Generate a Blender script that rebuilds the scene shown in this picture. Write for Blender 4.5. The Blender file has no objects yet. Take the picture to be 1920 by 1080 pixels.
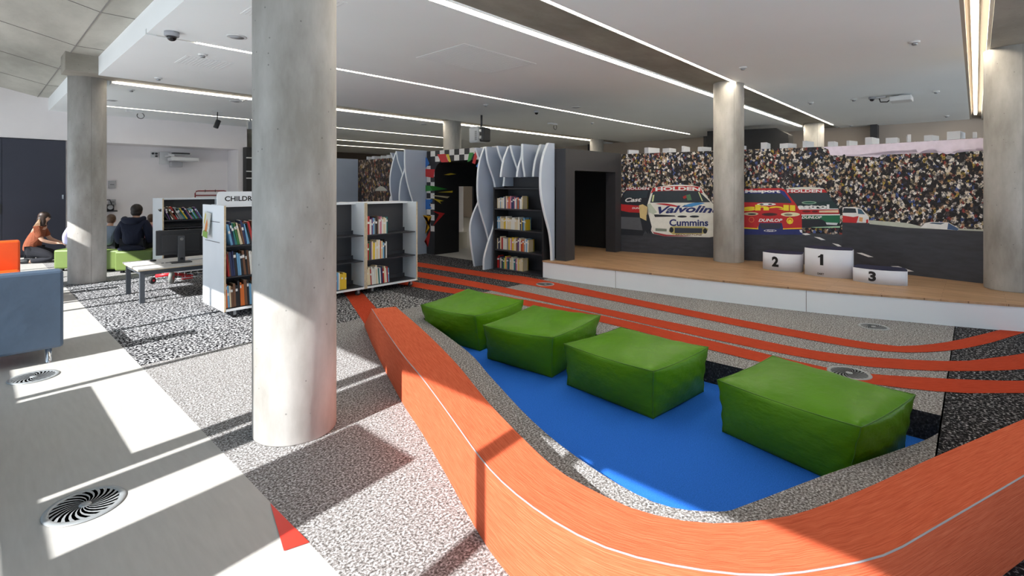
import bpy, bmesh, math, random
from mathutils import Vector, Matrix
from mathutils.geometry import tessellate_polygon
R = random.Random(7)
PI = math.pi
SC = bpy.context.scene
COL = SC.collection

# ------------------------------------------------------------------ camera
F = 940.0; HX = 960.0; HY = 351.0; EYE = 1.6
ANG = math.atan2(870, F)
FW = (math.cos(ANG), math.sin(ANG)); RT = (math.sin(ANG), -math.cos(ANG))
cam = bpy.data.cameras.new('camera'); camo = bpy.data.objects.new('camera', cam); COL.objects.link(camo)
camo.location = (0, 0, EYE); camo.rotation_euler = (PI/2, 0, ANG - PI/2)
cam.sensor_width = 36; cam.lens = 36*F/1920
cam.shift_y = (HY-540)/1920
cam.clip_start = 0.05; cam.clip_end = 200
SC.camera = camo

# ------------------------------------------------------------------ world, sun, exposure
w = bpy.data.worlds.new('world'); SC.world = w; w.use_nodes = True
bg = w.node_tree.nodes['Background']; bg.inputs[0].default_value = (0.66, 0.84, 1.0, 1); bg.inputs[1].default_value = 0.95
sun = bpy.data.lights.new('sun', 'SUN'); suno = bpy.data.objects.new('sun', sun); COL.objects.link(suno)
EL = math.radians(36.3); AZ = math.radians(6.0)
suno.rotation_euler = Vector((math.cos(EL)*math.cos(AZ), math.cos(EL)*math.sin(AZ), -math.sin(EL))).to_track_quat('-Z', 'Y').to_euler()
suno.location = (-12, -1, 9)
sun.energy = 7.2; sun.angle = math.radians(0.5); sun.color = (1.0, 0.98, 0.95)
SC.view_settings.view_transform = 'Standard'; SC.view_settings.look = 'None'
SC.view_settings.exposure = 0.55; SC.view_settings.gamma = 1; SC.view_settings.use_curve_mapping = False

# ------------------------------------------------------------------ geometry of the survey: a sight line met with a plane
def ray(x): s = (x-HX)/F; return FW[0]+RT[0]*s, FW[1]+RT[1]*s
def onX(x, y, X): d = ray(x); t = X/d[0]; return (X, d[1]*t, EYE-(y-HY)*t/F)
def onY(x, y, Y): d = ray(x); t = Y/d[1]; return (d[0]*t, Y, EYE-(y-HY)*t/F)
def onZ(x, y, Z): t = F*(EYE-Z)/(y-HY); d = ray(x); return (d[0]*t, d[1]*t, Z)

# ------------------------------------------------------------------ materials
def lin(c): return tuple(((v/255)/12.92 if v/255 <= .04045 else ((v/255+.055)/1.055)**2.4) for v in c)
MATS = {}
def mat(name, col, rough=.6, metal=0., var=0., scale=8., bump=0., bscale=60., emit=0., spec=.5, stretch=(1,1,1), coat=0., alpha=None, srgb=False):
    if name in MATS: return MATS[name]
    if srgb: col = lin(col)
    m = bpy.data.materials.new(name); m.use_nodes = True; nt = m.node_tree; b = nt.nodes['Principled BSDF']
    b.inputs['Base Color'].default_value = (*col, 1); b.inputs['Roughness'].default_value = rough; b.inputs['Metallic'].default_value = metal
    b.inputs['Specular IOR Level'].default_value = spec; b.inputs['Coat Weight'].default_value = coat
    tc = nt.nodes.new('ShaderNodeTexCoord'); mp = nt.nodes.new('ShaderNodeMapping'); nt.links.new(tc.outputs['Object'], mp.inputs[0]); mp.inputs['Scale'].default_value = stretch
    if var:
        n = nt.nodes.new('ShaderNodeTexNoise'); n.inputs['Scale'].default_value = scale; n.inputs['Detail'].default_value = 6
        nt.links.new(mp.outputs[0], n.inputs[0])
        r = nt.nodes.new('ShaderNodeValToRGB'); r.color_ramp.elements[0].position = .3; r.color_ramp.elements[1].position = .7
        r.color_ramp.elements[0].color = (*[max(0, c*(1-var)) for c in col], 1); r.color_ramp.elements[1].color = (*[min(1, c*(1+var)) for c in col], 1)
        nt.links.new(n.outputs[0], r.inputs[0]); nt.links.new(r.outputs[0], b.inputs['Base Color'])
    if bump:
        n2 = nt.nodes.new('ShaderNodeTexNoise'); n2.inputs['Scale'].default_value = bscale; n2.inputs['Detail'].default_value = 4
        nt.links.new(mp.outputs[0], n2.inputs[0])
        bu = nt.nodes.new('ShaderNodeBump'); bu.inputs['Strength'].default_value = bump; bu.inputs['Distance'].default_value = .02
        nt.links.new(n2.outputs[0], bu.inputs['Height']); nt.links.new(bu.outputs[0], b.inputs['Normal'])
    if emit:
        b.inputs['Emission Color'].default_value = (*col, 1); b.inputs['Emission Strength'].default_value = emit
    MATS[name] = m; return m

def ramp(nt, pts, const=False):
    r = nt.nodes.new('ShaderNodeValToRGB'); e = r.color_ramp.elements
    if const: r.color_ramp.interpolation = 'CONSTANT'
    e[0].position = pts[0][0]; e[0].color = (*pts[0][1], 1); e[1].position = pts[1][0]; e[1].color = (*pts[1][1], 1)
    for p, c in pts[2:]: q = e.new(p); q.color = (*c, 1)
    return r
def carpet(name, cols, sc=130., stretch=(1, 1, 1), bump=.5, uv=False):
    m = bpy.data.materials.new(name); m.use_nodes = True; nt = m.node_tree; b = nt.nodes['Principled BSDF']; b.inputs['Roughness'].default_value = .95; b.inputs['Specular IOR Level'].default_value = .1
    tc = nt.nodes.new('ShaderNodeTexCoord'); mp = nt.nodes.new('ShaderNodeMapping'); mp.inputs['Scale'].default_value = stretch
    nt.links.new(tc.outputs['UV' if uv else 'Object'], mp.inputs[0])
    n = nt.nodes.new('ShaderNodeTexNoise'); n.inputs['Scale'].default_value = sc; n.inputs['Detail'].default_value = 3; n.inputs['Roughness'].default_value = .55
    n.inputs['Distortion'].default_value = .5
    nt.links.new(mp.outputs[0], n.inputs[0])
    r = ramp(nt, cols); nt.links.new(n.outputs[0], r.inputs[0]); nt.links.new(r.outputs[0], b.inputs['Base Color'])
    bu = nt.nodes.new('ShaderNodeBump'); bu.inputs['Strength'].default_value = bump; bu.inputs['Distance'].default_value = .006
    nt.links.new(n.outputs[0], bu.inputs['Height']); nt.links.new(bu.outputs[0], b.inputs['Normal'])
    MATS[name] = m; return m
def brushed(name, col, axis, sc, var=.12, rough=.7, bump=.3):
    st = [3, 3, 3]; st[axis] = .12
    return mat(name, col, rough, var=var, scale=sc, stretch=tuple(st), bump=bump, bscale=sc*1.5)

M_light = carpet('grey speckled carpet', [(.37, (.085, .08, .078)), (.46, (.215, .205, .20)), (.54, (.31, .305, .305)), (.63, (.60, .61, .63))], 85, (1, 1, 1))
M_dark = carpet('black flecked carpet', [(.40, (.008, .008, .010)), (.505, (.02, .02, .024)), (.54, (.35, .355, .37)), (.66, (.80, .82, .85))], 42, (1.1, 1, 1))
M_dark2 = carpet('charcoal flecked carpet', [(.40, (.008, .008, .010)), (.53, (.02, .02, .024)), (.58, (.16, .16, .17)), (.70, (.55, .56, .59))], 52, (1, 1, 1))
M_blue = carpet('blue carpet', [(.3, (.018, .14, .62)), (.7, (.04, .21, .85))], 160, bump=.4)
M_orange = carpet('orange carpet', [(.35, (.40, .047, .020)), (.5, (.48, .06, .024)), (.68, (.55, .08, .034))], 10, (.9, 16, 1), .5, True)
M_benchtop = carpet('orange ribbed carpet', [(.3, (.58, .098, .042)), (.5, (.68, .135, .060)), (.7, (.76, .175, .085))], 14, (.5, 14, 1), .6, True)
M_vinyl = mat('pale grey vinyl', (.47, .465, .447), .5, spec=.2, var=.05, scale=9, stretch=(4, .5, 1))
M_red = mat('red vinyl', (.75, .035, .02), .45, var=.04, scale=8)
M_white = mat('white laminate', (.86, .90, .94), .45, var=.02, scale=3)
M_cream = mat('birch ply edge', (.62, .50, .34), .6, var=.12, scale=30)
M_wallw = mat('white painted wall', (.82, .79, .80), .75, var=.03, scale=1.5)
M_beige = mat('warm painted wall', (.50, .43, .37), .8, var=.03, scale=1.5)
M_ceil = mat('white ceiling', (.86, .89, .90), .8, var=.02, scale=.7)
M_black = mat('matt black panel', (.016, .016, .018), .55, var=.1, scale=4)
M_char = mat('charcoal panel', (.040, .040, .046), .5, var=.06, scale=3)
M_navyp = mat('dark blue grey cabinet', (.032, .036, .058), .45, var=.05, scale=2)
M_fin = mat('blue grey fin paint', (.47, .55, .68), .55, var=.04, scale=2)
M_finedge = mat('pale fin edge', (.86, .92, .98), .55)
M_steel = mat('grey metal', (.36, .38, .40), .35, .7, var=.05, scale=20)
M_chrome = mat('chrome', (.75, .76, .78), .12, 1.)
M_led = mat('warm light diffuser', (1., .90, .74), .5, emit=17.)
M_ledoff = mat('unlit diffuser', (.62, .60, .56), .5)
M_slot = mat('light slot lining', (.42, .36, .29), .6)
M_green = mat('green vinyl leather', (.095, .27, .004), .42, var=.06, scale=3, bump=.55, bscale=7, spec=.25, stretch=(1, 1, 2.2))
M_lime = mat('lime upholstery', (.135, .20, .045), .5, var=.05, scale=6)
M_sofab = mat('slate blue leather', (.065, .10, .155), .38, var=.08, scale=4, bump=.15, bscale=12)
M_sofao = mat('orange leather', (.78, .10, .012), .4, var=.06, scale=4)
M_plast = mat('black plastic', (.02, .021, .024), .4)
M_plastg = mat('dark grey plastic', (.06, .063, .07), .4)
M_wplast = mat('white plastic', (.66, .67, .68), .4)
M_rubber = mat('rubber', (.025, .025, .027), .7)
M_glassy = mat('dark dome', (.01, .01, .012), .08)
M_text = mat('black lettering', (.008, .008, .010), .6)
M_redm = mat('red enamel', (.55, .02, .03), .35)
M_shelf = mat('dark steel shelf', (.028, .029, .036), .45)
M_podw = mat('white stretch fabric', (.74, .76, .84), .7, var=.02, scale=5, bump=.12, bscale=5)
M_podt = mat('navy top fabric', (.012, .016, .06), .8)

def concrete(name, c1, c2, sc=1.3, streak=(1, 1, .35)):
    m = bpy.data.materials.new(name); m.use_nodes = True; nt = m.node_tree; b = nt.nodes['Principled BSDF']; b.inputs['Roughness'].default_value = .68
    tc = nt.nodes.new('ShaderNodeTexCoord'); mp = nt.nodes.new('ShaderNodeMapping'); mp.inputs['Scale'].default_value = streak
    nt.links.new(tc.outputs['Object'], mp.inputs[0])
    n = nt.nodes.new('ShaderNodeTexNoise'); n.inputs['Scale'].default_value = sc; n.inputs['Detail'].default_value = 9; n.inputs['Roughness'].default_value = .62
    nt.links.new(mp.outputs[0], n.inputs[0])
    r = ramp(nt, [(.34, c1), (.66, c2)]); nt.links.new(n.outputs[0], r.inputs[0])
    v = nt.nodes.new('ShaderNodeTexVoronoi'); v.inputs['Scale'].default_value = 13; v.inputs['Randomness'].default_value = 1
    nt.links.new(tc.outputs['Object'], v.inputs[0])
    r2 = ramp(nt, [(.05, (.3, .3, .3)), (.085, (1, 1, 1))]); nt.links.new(v.outputs['Distance'], r2.inputs[0])
    mx = nt.nodes.new('ShaderNodeMix'); mx.data_type = 'RGBA'; mx.blend_type = 'MULTIPLY'; mx.inputs[0].default_value = .7
    nt.links.new(r.outputs[0], mx.inputs[6]); nt.links.new(r2.outputs[0], mx.inputs[7]); nt.links.new(mx.outputs[2], b.inputs['Base Color'])
    bu = nt.nodes.new('ShaderNodeBump'); bu.inputs['Strength'].default_value = .12; bu.inputs['Distance'].default_value = .01
    nt.links.new(n.outputs[0], bu.inputs['Height']); nt.links.new(bu.outputs[0], b.inputs['Normal'])
    MATS[name] = m; return m
M_conc = concrete('column concrete', (.27, .255, .23), (.56, .55, .53), 1.9)
M_soffit = concrete('soffit concrete', (.27, .26, .225), (.50, .485, .43), .9, (1, .35, 1))
M_beam = concrete('beam concrete', (.20, .185, .155), (.33, .31, .265), 1.6, (.5, 1, 1))

def wood(name, c1, c2):
    m = bpy.data.materials.new(name); m.use_nodes = True; nt = m.node_tree; b = nt.nodes['Principled BSDF']; b.inputs['Roughness'].default_value = .42
    tc = nt.nodes.new('ShaderNodeTexCoord'); mp = nt.nodes.new('ShaderNodeMapping'); mp.inputs['Scale'].default_value = (9, .7, 1)
    nt.links.new(tc.outputs['Object'], mp.inputs[0])
    n = nt.nodes.new('ShaderNodeTexNoise'); n.inputs['Scale'].default_value = 4; n.inputs['Detail'].default_value = 8
    nt.links.new(mp.outputs[0], n.inputs[0]); r = ramp(nt, [(.33, c1), (.68, c2)]); nt.links.new(n.outputs[0], r.inputs[0])
    br = nt.nodes.new('ShaderNodeTexBrick'); br.inputs['Scale'].default_value = 1; br.inputs['Brick Width'].default_value = 1.1; br.inputs['Row Height'].default_value = .12
    br.inputs['Mortar Size'].default_value = .002; br.inputs['Color1'].default_value = (1, 1, 1, 1); br.inputs['Color2'].default_value = (.82, .80, .78, 1); br.inputs['Mortar'].default_value = (.45, .4, .35, 1)
    mp2 = nt.nodes.new('ShaderNodeMapping'); mp2.inputs['Rotation'].default_value = (0, 0, PI/2); nt.links.new(tc.outputs['Object'], mp2.inputs[0]); nt.links.new(mp2.outputs[0], br.inputs[0])
    mx = nt.nodes.new('ShaderNodeMix'); mx.data_type = 'RGBA'; mx.blend_type = 'MULTIPLY'; mx.inputs[0].default_value = 1
    nt.links.new(r.outputs[0], mx.inputs[6]); nt.links.new(br.outputs[0], mx.inputs[7]); nt.links.new(mx.outputs[2], b.inputs['Base Color'])
    return m
M_wood = wood('oak boards', (.43, .26, .14), (.60, .39, .23))

def crowd(name, pts, sc):
    m = bpy.data.materials.new(name); m.use_nodes = True; nt = m.node_tree; b = nt.nodes['Principled BSDF']; b.inputs['Roughness'].default_value = .6
    tc = nt.nodes.new('ShaderNodeTexCoord'); mp = nt.nodes.new('ShaderNodeMapping'); mp.inputs['Scale'].default_value = (1, 1.15, .85)
    nt.links.new(tc.outputs['Object'], mp.inputs[0])
    nz = nt.nodes.new('ShaderNodeTexNoise'); nz.inputs['Scale'].default_value = 50; nt.links.new(mp.outputs[0], nz.inputs[0])
    md = nt.nodes.new('ShaderNodeMix'); md.data_type = 'VECTOR'; md.inputs[0].default_value = .035
    nt.links.new(mp.outputs[0], md.inputs[4]); nt.links.new(nz.outputs[1], md.inputs[5])
    v = nt.nodes.new('ShaderNodeTexVoronoi'); v.inputs['Scale'].default_value = sc; nt.links.new(md.outputs[1], v.inputs[0])
    sp = nt.nodes.new('ShaderNodeSeparateColor'); nt.links.new(v.outputs['Color'], sp.inputs[0])
    r = ramp(nt, pts, True); nt.links.new(sp.outputs[0], r.inputs[0])
    v2 = nt.nodes.new('ShaderNodeTexVoronoi'); v2.inputs['Scale'].default_value = sc*2.1; nt.links.new(md.outputs[1], v2.inputs[0])
    s2 = nt.nodes.new('ShaderNodeSeparateColor'); nt.links.new(v2.outputs['Color'], s2.inputs[0])
    r2 = ramp(nt, [(0, (.10, .10, .12)), (.45, (.9, .85, .8)), (.8, (1.0, .95, .9))], True); nt.links.new(s2.outputs[1], r2.inputs[0])
    mx = nt.nodes.new('ShaderNodeMix'); mx.data_type = 'RGBA'; mx.blend_type = 'MULTIPLY'; mx.inputs[0].default_value = .85
    nt.links.new(r.outputs[0], mx.inputs[6]); nt.links.new(r2.outputs[0], mx.inputs[7]); nt.links.new(mx.outputs[2], b.inputs['Base Color'])
    MATS[name] = m; return m
M_crowd = crowd('printed crowd', [(0, (.014, .014, .018)), (.38, (.07, .055, .06)), (.48, (.80, .76, .68)), (.60, (.03, .03, .05)), (.67, (.50, .31, .19)), (.75, (.92, .92, .90)), (.84, (.32, .05, .045)), (.89, (.62, .54, .36)), (.94, (.08, .14, .42)), (.97, (.50, .36, .06))], 27)
M_crowd2 = crowd('printed crowd in brown tones', [(0, (.03, .02, .02)), (.30, (.10, .055, .035)), (.5, (.36, .26, .18)), (.65, (.05, .03, .05)), (.74, (.55, .48, .40)), (.85, (.30, .06, .03)), (.90, (.40, .26, .05)), (.96, (.10, .10, .2))], 15)

# ------------------------------------------------------------------ mesh helpers
class MB:
    def __init__(s): s.bm = bmesh.new(); s.mats = []; s.cur = 0
    def m(s, mt):
        if mt not in s.mats: s.mats.append(mt)
        s.cur = s.mats.index(mt); return s
    def poly(s, pts, smooth=False, uv=None):
        vs = [s.bm.verts.new(p) for p in pts]
        try:
            f = s.bm.faces.new(vs); f.material_index = s.cur; f.smooth = smooth
            if uv:
                ul = s.bm.loops.layers.uv.verify()
                for l, q in zip(f.loops, uv): l[ul].uv = q
            return f
        except ValueError: return None
    def box(s, a, b, rz=0, piv=None, M=None):
        x0, y0, z0 = [min(a[i], b[i]) for i in range(3)]; x1, y1, z1 = [max(a[i], b[i]) for i in range(3)]
        P = [(x0,y0,z0),(x1,y0,z0),(x1,y1,z0),(x0,y1,z0),(x0,y0,z1),(x1,y0,z1),(x1,y1,z1),(x0,y1,z1)]
        if rz:
            pv = Vector(piv) if piv else Vector(((x0+x1)/2, (y0+y1)/2, 0)); Rm = Matrix.Rotation(rz, 4, 'Z')
            P = [Rm @ (Vector(p)-Vector((pv.x, pv.y, 0))) + Vector((pv.x, pv.y, 0)) for p in P]
        if M is not None: P = [M @ Vector(p) for p in P]
        vs = [s.bm.verts.new(p) for p in P]
        for q in ((0,3,2,1),(4,5,6,7),(0,1,5,4),(1,2,6,5),(2,3,7,6),(3,0,4,7)):
            f = s.bm.faces.new([vs[i] for i in q]); f.material_index = s.cur
        return s
    def prism(s, pts, z0, z1, smooth=False):   # footprint in XY, extruded in Z
        n = len(pts); lo = [s.bm.verts.new((p[0], p[1], z0 if not callable(z0) else z0(p))) for p in pts]; hi = [s.bm.verts.new((p[0], p[1], z1 if not callable(z1) else z1(p))) for p in pts]
        for tri in tessellate_polygon([[Vector((p[0], p[1], 0)) for p in pts]]):
            for L, fl in ((hi, 0), (lo, 1)):
                t = [L[i] for i in (tri if not fl else tri[::-1])]
                try: f = s.bm.faces.new(t); f.material_index = s.cur
                except ValueError: pass
        for i in range(n):
            j = (i+1) % n
            try: f = s.bm.faces.new([lo[i], lo[j], hi[j], hi[i]]); f.material_index = s.cur; f.smooth = smooth
            except ValueError: pass
        return s
    def extr(s, pts, d):   # planar 3D outline extruded along vector d
        d = Vector(d); n = len(pts); A = [s.bm.verts.new(p) for p in pts]; B = [s.bm.verts.new(Vector(p)+d) for p in pts]
        for tri in tessellate_polygon([[Vector(p) for p in pts]]):
            for L in (A, B):
                try: f = s.bm.faces.new([L[i] for i in tri]); f.material_index = s.cur
                except ValueError: pass
        for i in range(n):
            j = (i+1) % n
            f = s.bm.faces.new([A[i], A[j], B[j], B[i]]); f.material_index = s.cur
        return s
    def lathe(s, prof, c, seg=24, M=None, smooth=True, cap=True):
        rings = []
        for r, z in prof:
            ring = []
            for k in range(seg):
                a = 2*PI*k/seg; p = Vector((r*math.cos(a), r*math.sin(a), z))
                if M is not None: p = M @ p
                ring.append(s.bm.verts.new(p+Vector(c)))
            rings.append(ring)
        for i in range(len(rings)-1):
            for k in range(seg):
                f = s.bm.faces.new([rings[i][k], rings[i][(k+1)%seg], rings[i+1][(k+1)%seg], rings[i+1][k]]); f.material_index = s.cur; f.smooth = smooth
        for rg in (rings[0], rings[-1]) if cap else ():
            try: f = s.bm.faces.new(rg); f.material_index = s.cur
            except ValueError: pass
        return s
    def tube(s, pts, r, seg=8, cap=True):
        pts = [Vector(p) for p in pts]; rings = []
        for i, p in enumerate(pts):
            t = (pts[min(i+1, len(pts)-1)]-pts[max(i-1, 0)]).normalized()
            up = Vector((0, 0, 1)) if abs(t.z) < .9 else Vector((1, 0, 0))
            a = t.cross(up).normalized(); b = t.cross(a)
            rr = r[i] if isinstance(r, (list, tuple)) else r
            rings.append([s.bm.verts.new(p+a*rr*math.cos(2*PI*k/seg)+b*rr*math.sin(2*PI*k/seg)) for k in range(seg)])
        for i in range(len(rings)-1):
            for k in range(seg):
                f = s.bm.faces.new([rings[i][k], rings[i][(k+1)%seg], rings[i+1][(k+1)%seg], rings[i+1][k]]); f.material_index = s.cur; f.smooth = True
        if cap:
            for rg in (rings[0], rings[-1]):
                f = s.bm.faces.new(rg); f.material_index = s.cur
        return s
    def ell(s, c, r, seg=16, n=10, M=None):
        return s.lathe([(max(.0005, math.sin(PI*i/n)), -math.cos(PI*i/n)) for i in range(n+1)], c, seg, (M if M is not None else Matrix()) @ Matrix.Diagonal((r[0], r[1], r[2], 1)))
    def build(s, name, mt=None, parent=None, bevel=0, origin=None, subsurf=0):
        bmesh.ops.recalc_face_normals(s.bm, faces=s.bm.faces[:])
        me = bpy.data.meshes.new(name); 
        if origin is None and parent is None and s.bm.verts:
            xs = [v.co for v in s.bm.verts]
            origin = ((min(v.x for v in xs)+max(v.x for v in xs))/2, (min(v.y for v in xs)+max(v.y for v in xs))/2, min(v.z for v in xs))
        if parent is not None:
            top = parent
            while top.parent is not None: top = top.parent
            origin = top.location
        if origin is not None:
            o = Vector(origin)
            for v in s.bm.verts: v.co -= o
        s.bm.to_mesh(me); s.bm.free()
        for x in (s.mats or [mt]): me.materials.append(x)
        ob = bpy.data.objects.new(name, me); COL.objects.link(ob)
        if parent is not None: ob.parent = parent
        elif origin is not None: ob.location = origin
        if bevel:
            md = ob.modifiers.new('bevel', 'BEVEL'); md.width = bevel; md.segments = 2; md.limit_method = 'ANGLE'
        if subsurf:
            md = ob.modifiers.new('sub', 'SUBSURF'); md.levels = md.render_levels = subsurf
        return ob
def tag(o, label=None, cat=None, group=None, kind=None):
    if label: o['label'] = label
    if cat: o['category'] = cat
    if group: o['group'] = group
    if kind: o['kind'] = kind
    return o
def empty(name, loc, label=None, cat=None, group=None):
    o = bpy.data.objects.new(name, None); COL.objects.link(o); o.location = loc; o.empty_display_size = .1
    return tag(o, label, cat, group)
def struct(o): o['kind'] = 'structure'; return o
def B(a, b, mt, name, parent=None, bevel=0):
    mb = MB(); mb.box(a, b); return mb.build(name, mt, parent, bevel)
def copy_tree(o, parent=None):
    c = o.copy(); COL.objects.link(c); c.parent = parent
    for ch in list(o.children): copy_tree(ch, c)
    return c

def text_outline(txt, bold=0.0, shear=0.0, spacing=1.0):
    cu = bpy.data.curves.new('lettering', 'FONT'); cu.body = txt; cu.offset = bold; cu.shear = shear; cu.space_character = spacing; cu.resolution_u = 4
    ob = bpy.data.objects.new('lettering', cu); COL.objects.link(ob)
    bpy.context.view_layer.update()
    me = bpy.data.meshes.new_from_object(ob.evaluated_get(bpy.context.evaluated_depsgraph_get()))
    V = [tuple(v.co) for v in me.vertices]; P = [tuple(p.vertices) for p in me.polygons]
    bpy.data.objects.remove(ob); bpy.data.curves.remove(cu); bpy.data.meshes.remove(me)
    x0 = min(v[0] for v in V); x1 = max(v[0] for v in V); y0 = min(v[1] for v in V); y1 = max(v[1] for v in V)
    return [((v[0]-x0)/(x1-x0), (v[1]-y0)/(y1-y0)) for v in V], P
def text_on(mb, txt, fn, bold=0., shear=0., spacing=1.):      # fn(u,v) -> world point
    V, P = text_outline(txt, bold, shear, spacing); vs = [mb.bm.verts.new(fn(u, v)) for u, v in V]
    for p in P:
        try: f = mb.bm.faces.new([vs[i] for i in p]); f.material_index = mb.cur
        except ValueError: pass

# ================================================================== THE SETTING
VX = 1.035            # vinyl / carpet joint
def smooth(pts, n=5, closed=False):
    out = []; N = len(pts); rng = range(N if closed else N-1)
    for i in rng:
        g = lambda k: Vector(pts[k % N]) if closed else Vector(pts[max(0, min(N-1, k))])
        p0, p1, p2, p3 = g(i-1), g(i), g(i+1), g(i+2)
        for k in range(n):
            t = k/n
            out.append(tuple(.5*((2*p1)+(-p0+p2)*t+(2*p0-5*p1+4*p2-p3)*t*t+(-p0+3*p1-3*p2+p3)*t**3)))
    if not closed: out.append(tuple(pts[-1]))
    return out
pit_near = smooth([(3.74, 4.93), (3.30, 3.66), (2.99, 3.02), (2.61, 2.22), (2.42, 1.65), (2.36, 1.20), (2.50, .94), (2.68, .84), (3.22, .62), (4.02, .27), (4.32, .17)], 4)
pit = pit_near + [(4.62, .17), (4.62, 5.18), (4.45, 5.22)]
XE, YB, YT = 18.0, -4.2, 24.0
mb = MB()
def rect(x0, y0, x1, y1, z=0): mb.poly([(x0, y0, z), (x1, y0, z), (x1, y1, z), (x0, y1, z)])
mb.m(M_vinyl); rect(-1.7, YB, VX, 16.8)
mb.m(M_dark); rect(VX, 5.5, 4.4, 10.9); mb.m(M_dark2); rect(4.4, 5.5, 7.45, 10.9); rect(VX, YB, XE, .18)
mb.m(M_light); rect(VX, 10.9, 7.45, 16.8)
mb.m(M_vinyl); rect(7.45, 5.5, XE, 16.8); rect(VX, 16.8, XE, YT)
mb.m(M_light)
outer = [(VX, .18), (XE, .18), (XE, 5.5), (VX, 5.5)]
loops = [[Vector((*p, 0)) for p in outer], [Vector((*p, 0)) for p in pit]]
fl = outer+pit; vs = [mb.bm.verts.new((*p, 0)) for p in fl]
for t in tessellate_polygon(loops):
    f = mb.bm.faces.new([vs[i] for i in t]); f.material_index = mb.cur
me_f = mb.build('floor', origin=(0, 0, 0)); struct(me_f)
mb = MB(); mb.m(M_blue); mb.poly([(p[0], p[1], -.2) for p in pit]); 
bmesh.ops.triangulate(mb.bm, faces=mb.bm.faces[:])
mb.m(carpet('charcoal pit wall carpet', [(.35, (.02, .02, .024)), (.6, (.045, .045, .055)), (.75, (.16, .16, .18))], 60))
for i in range(len(pit)):
    a, b = pit[i], pit[(i+1) % len(pit)]; mb.poly([(*a, -.2), (*b, -.2), (*b, 0), (*a, 0)])
struct(mb.build('floor', origin=(0, 0, 0)))

# lane stripes, flush with the carpet
def ribbon(A, Bq, z, mt, name):
    mb = MB(); mb.m(mt); n = len(A)
    L = 0
    for i in range(n-1):
        L1 = L+(Vector(A[i+1])-Vector(A[i])).length; mb.poly([(*A[i], z), (*A[i+1], z), (*Bq[i+1], z), (*Bq[i], z)], uv=[(L, 0), (L1, 0), (L1, .3), (L, .3)]); L = L1
    o = mb.build(name, origin=(0, 0, 0)); return struct(o)
def resample(pts, n):
    pts = [Vector(p) for p in pts]; L = [0]
    for i in range(1, len(pts)): L.append(L[-1]+(pts[i]-pts[i-1]).length)
    out = []
    for k in range(n):
        d = L[-1]*k/(n-1); j = 0
        while j < len(L)-2 and L[j+1] < d: j += 1
        t = (d-L[j])/max(1e-9, L[j+1]-L[j]); out.append(tuple(pts[j].lerp(pts[j+1], t)))
    return out
s1a = smooth([(6.34, 10.4), (6.47, 8.71), (6.60, 6.6), (6.72, 5.8), (6.49, 3.95), (6.33, 2.47), (6.27, 1.5), (6.27, .76), (6.41, .50), (6.88, .20), (7.66, -.13), (8.6, -.50)], 6)
s1b = smooth([(5.98, 10.4), (6.12, 8.24), (6.20, 6.2), (6.16, 4.2), (6.03, 2.4), (5.97, 1.6), (5.97, 1.05), (6.02, .70), (6.16, .47), (6.50, .19), (7.04, -.08), (7.86, -.39), (8.4, -.62)], 6)
s2a = smooth([(5.65, 10.4), (5.74, 7.72), (5.80, 5.9), (5.68, 3.9), (5.62, 2.12), (5.61, 1.1), (5.88, .50), (6.16, .12), (6.43, -.07), (6.88, -.34), (7.45, -.6), (8.3, -1.2)], 6)
s2b = smooth([(5.32, 10.4), (5.40, 7.27), (5.47, 5.6), (5.41, 3.7), (5.30, 2.01), (5.33, 1.0), (5.57, .45), (5.84, .10), (6.28, -.31), (7.1, -.85), (8.0, -1.45)], 6)
s3a = smooth([(4.98, 10.4), (5.10, 6.86), (5.32, 5.2), (5.34, 3.4), (5.23, 1.98), (5.15, .93), (5.37, .43), (5.90, -.29), (6.8, -1.1), (7.7, -1.75)], 6)
s3b = smooth([(4.66, 10.4), (4.83, 6.5), (5.06, 5.0), (5.07, 3.24), (4.93, 1.87), (4.91, .90), (5.14, .21), (5.55, -.27), (6.5, -1.3), (7.4, -2.0)], 6)
for i, (A, Bq) in enumerate(((s1a, s1b), (s2a, s2b), (s3a, s3b))):
    ribbon(resample(A, 60), resample(Bq, 60), .004, M_orange, 'trim_%d' % (i+1))
ribbon([(4.62, 8.6), (3.99, 6.70), (3.38, 5.15)], [(4.36, 8.6), (3.73, 6.74), (3.12, 5.22)], .004, M_orange, 'trim_4')
mb = MB(); mb.m(M_red); mb.poly([(1.03, 2.62, .004), (1.035, 2.20, .004), (.935, 2.23, .004)]); struct(mb.build('trim_5', origin=(0, 0, 0)))

# ceiling: white plasterboard bays with concrete beams between them
ZC = 3.4
mb = MB(); mb.m(M_ceil)
def slab(x0, y0, x1, y1, z0=ZC, z1=3.72): mb.box((x0, y0, z0), (x1, y1, z1))
slab(1.40, .12, XE, 3.00)
slab(1.40, 3.90, XE, 7.10); slab(1.40, 7.17, XE, 10.36); mb.box((1.4, 7.10, 3.46), (XE, 7.17, 3.72))
slab(1.66, 10.985, XE, 14.15); slab(1.25, 11.35, 1.66, 16.0); mb.box((1.66, 14.15, 3.46), (XE, 14.22, 3.72)); slab(1.66, 14.22, XE, 17.75)
slab(5.4, 17.81, XE, 20.0); slab(5.4, 20.06, XE, YT)
struct(mb.build('ceiling', origin=(0, 0, 0)))
mb = MB(); mb.m(M_beam)
mb.box((1.40, 3.10, 3.43), (XE, 3.76, 3.9)); mb.box((1.0, 10.36, 3.43), (XE, 10.92, 3.72))
mb.box((1.04, 10.77, 3.50), (1.66, 11.34, 3.72))
mb.box((-1.7, YB, 3.36), (XE, -.13, 3.72))
struct(mb.build('ceiling', origin=(0, 0, 0)))
mb = MB(); mb.m(M_soffit)
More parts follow.
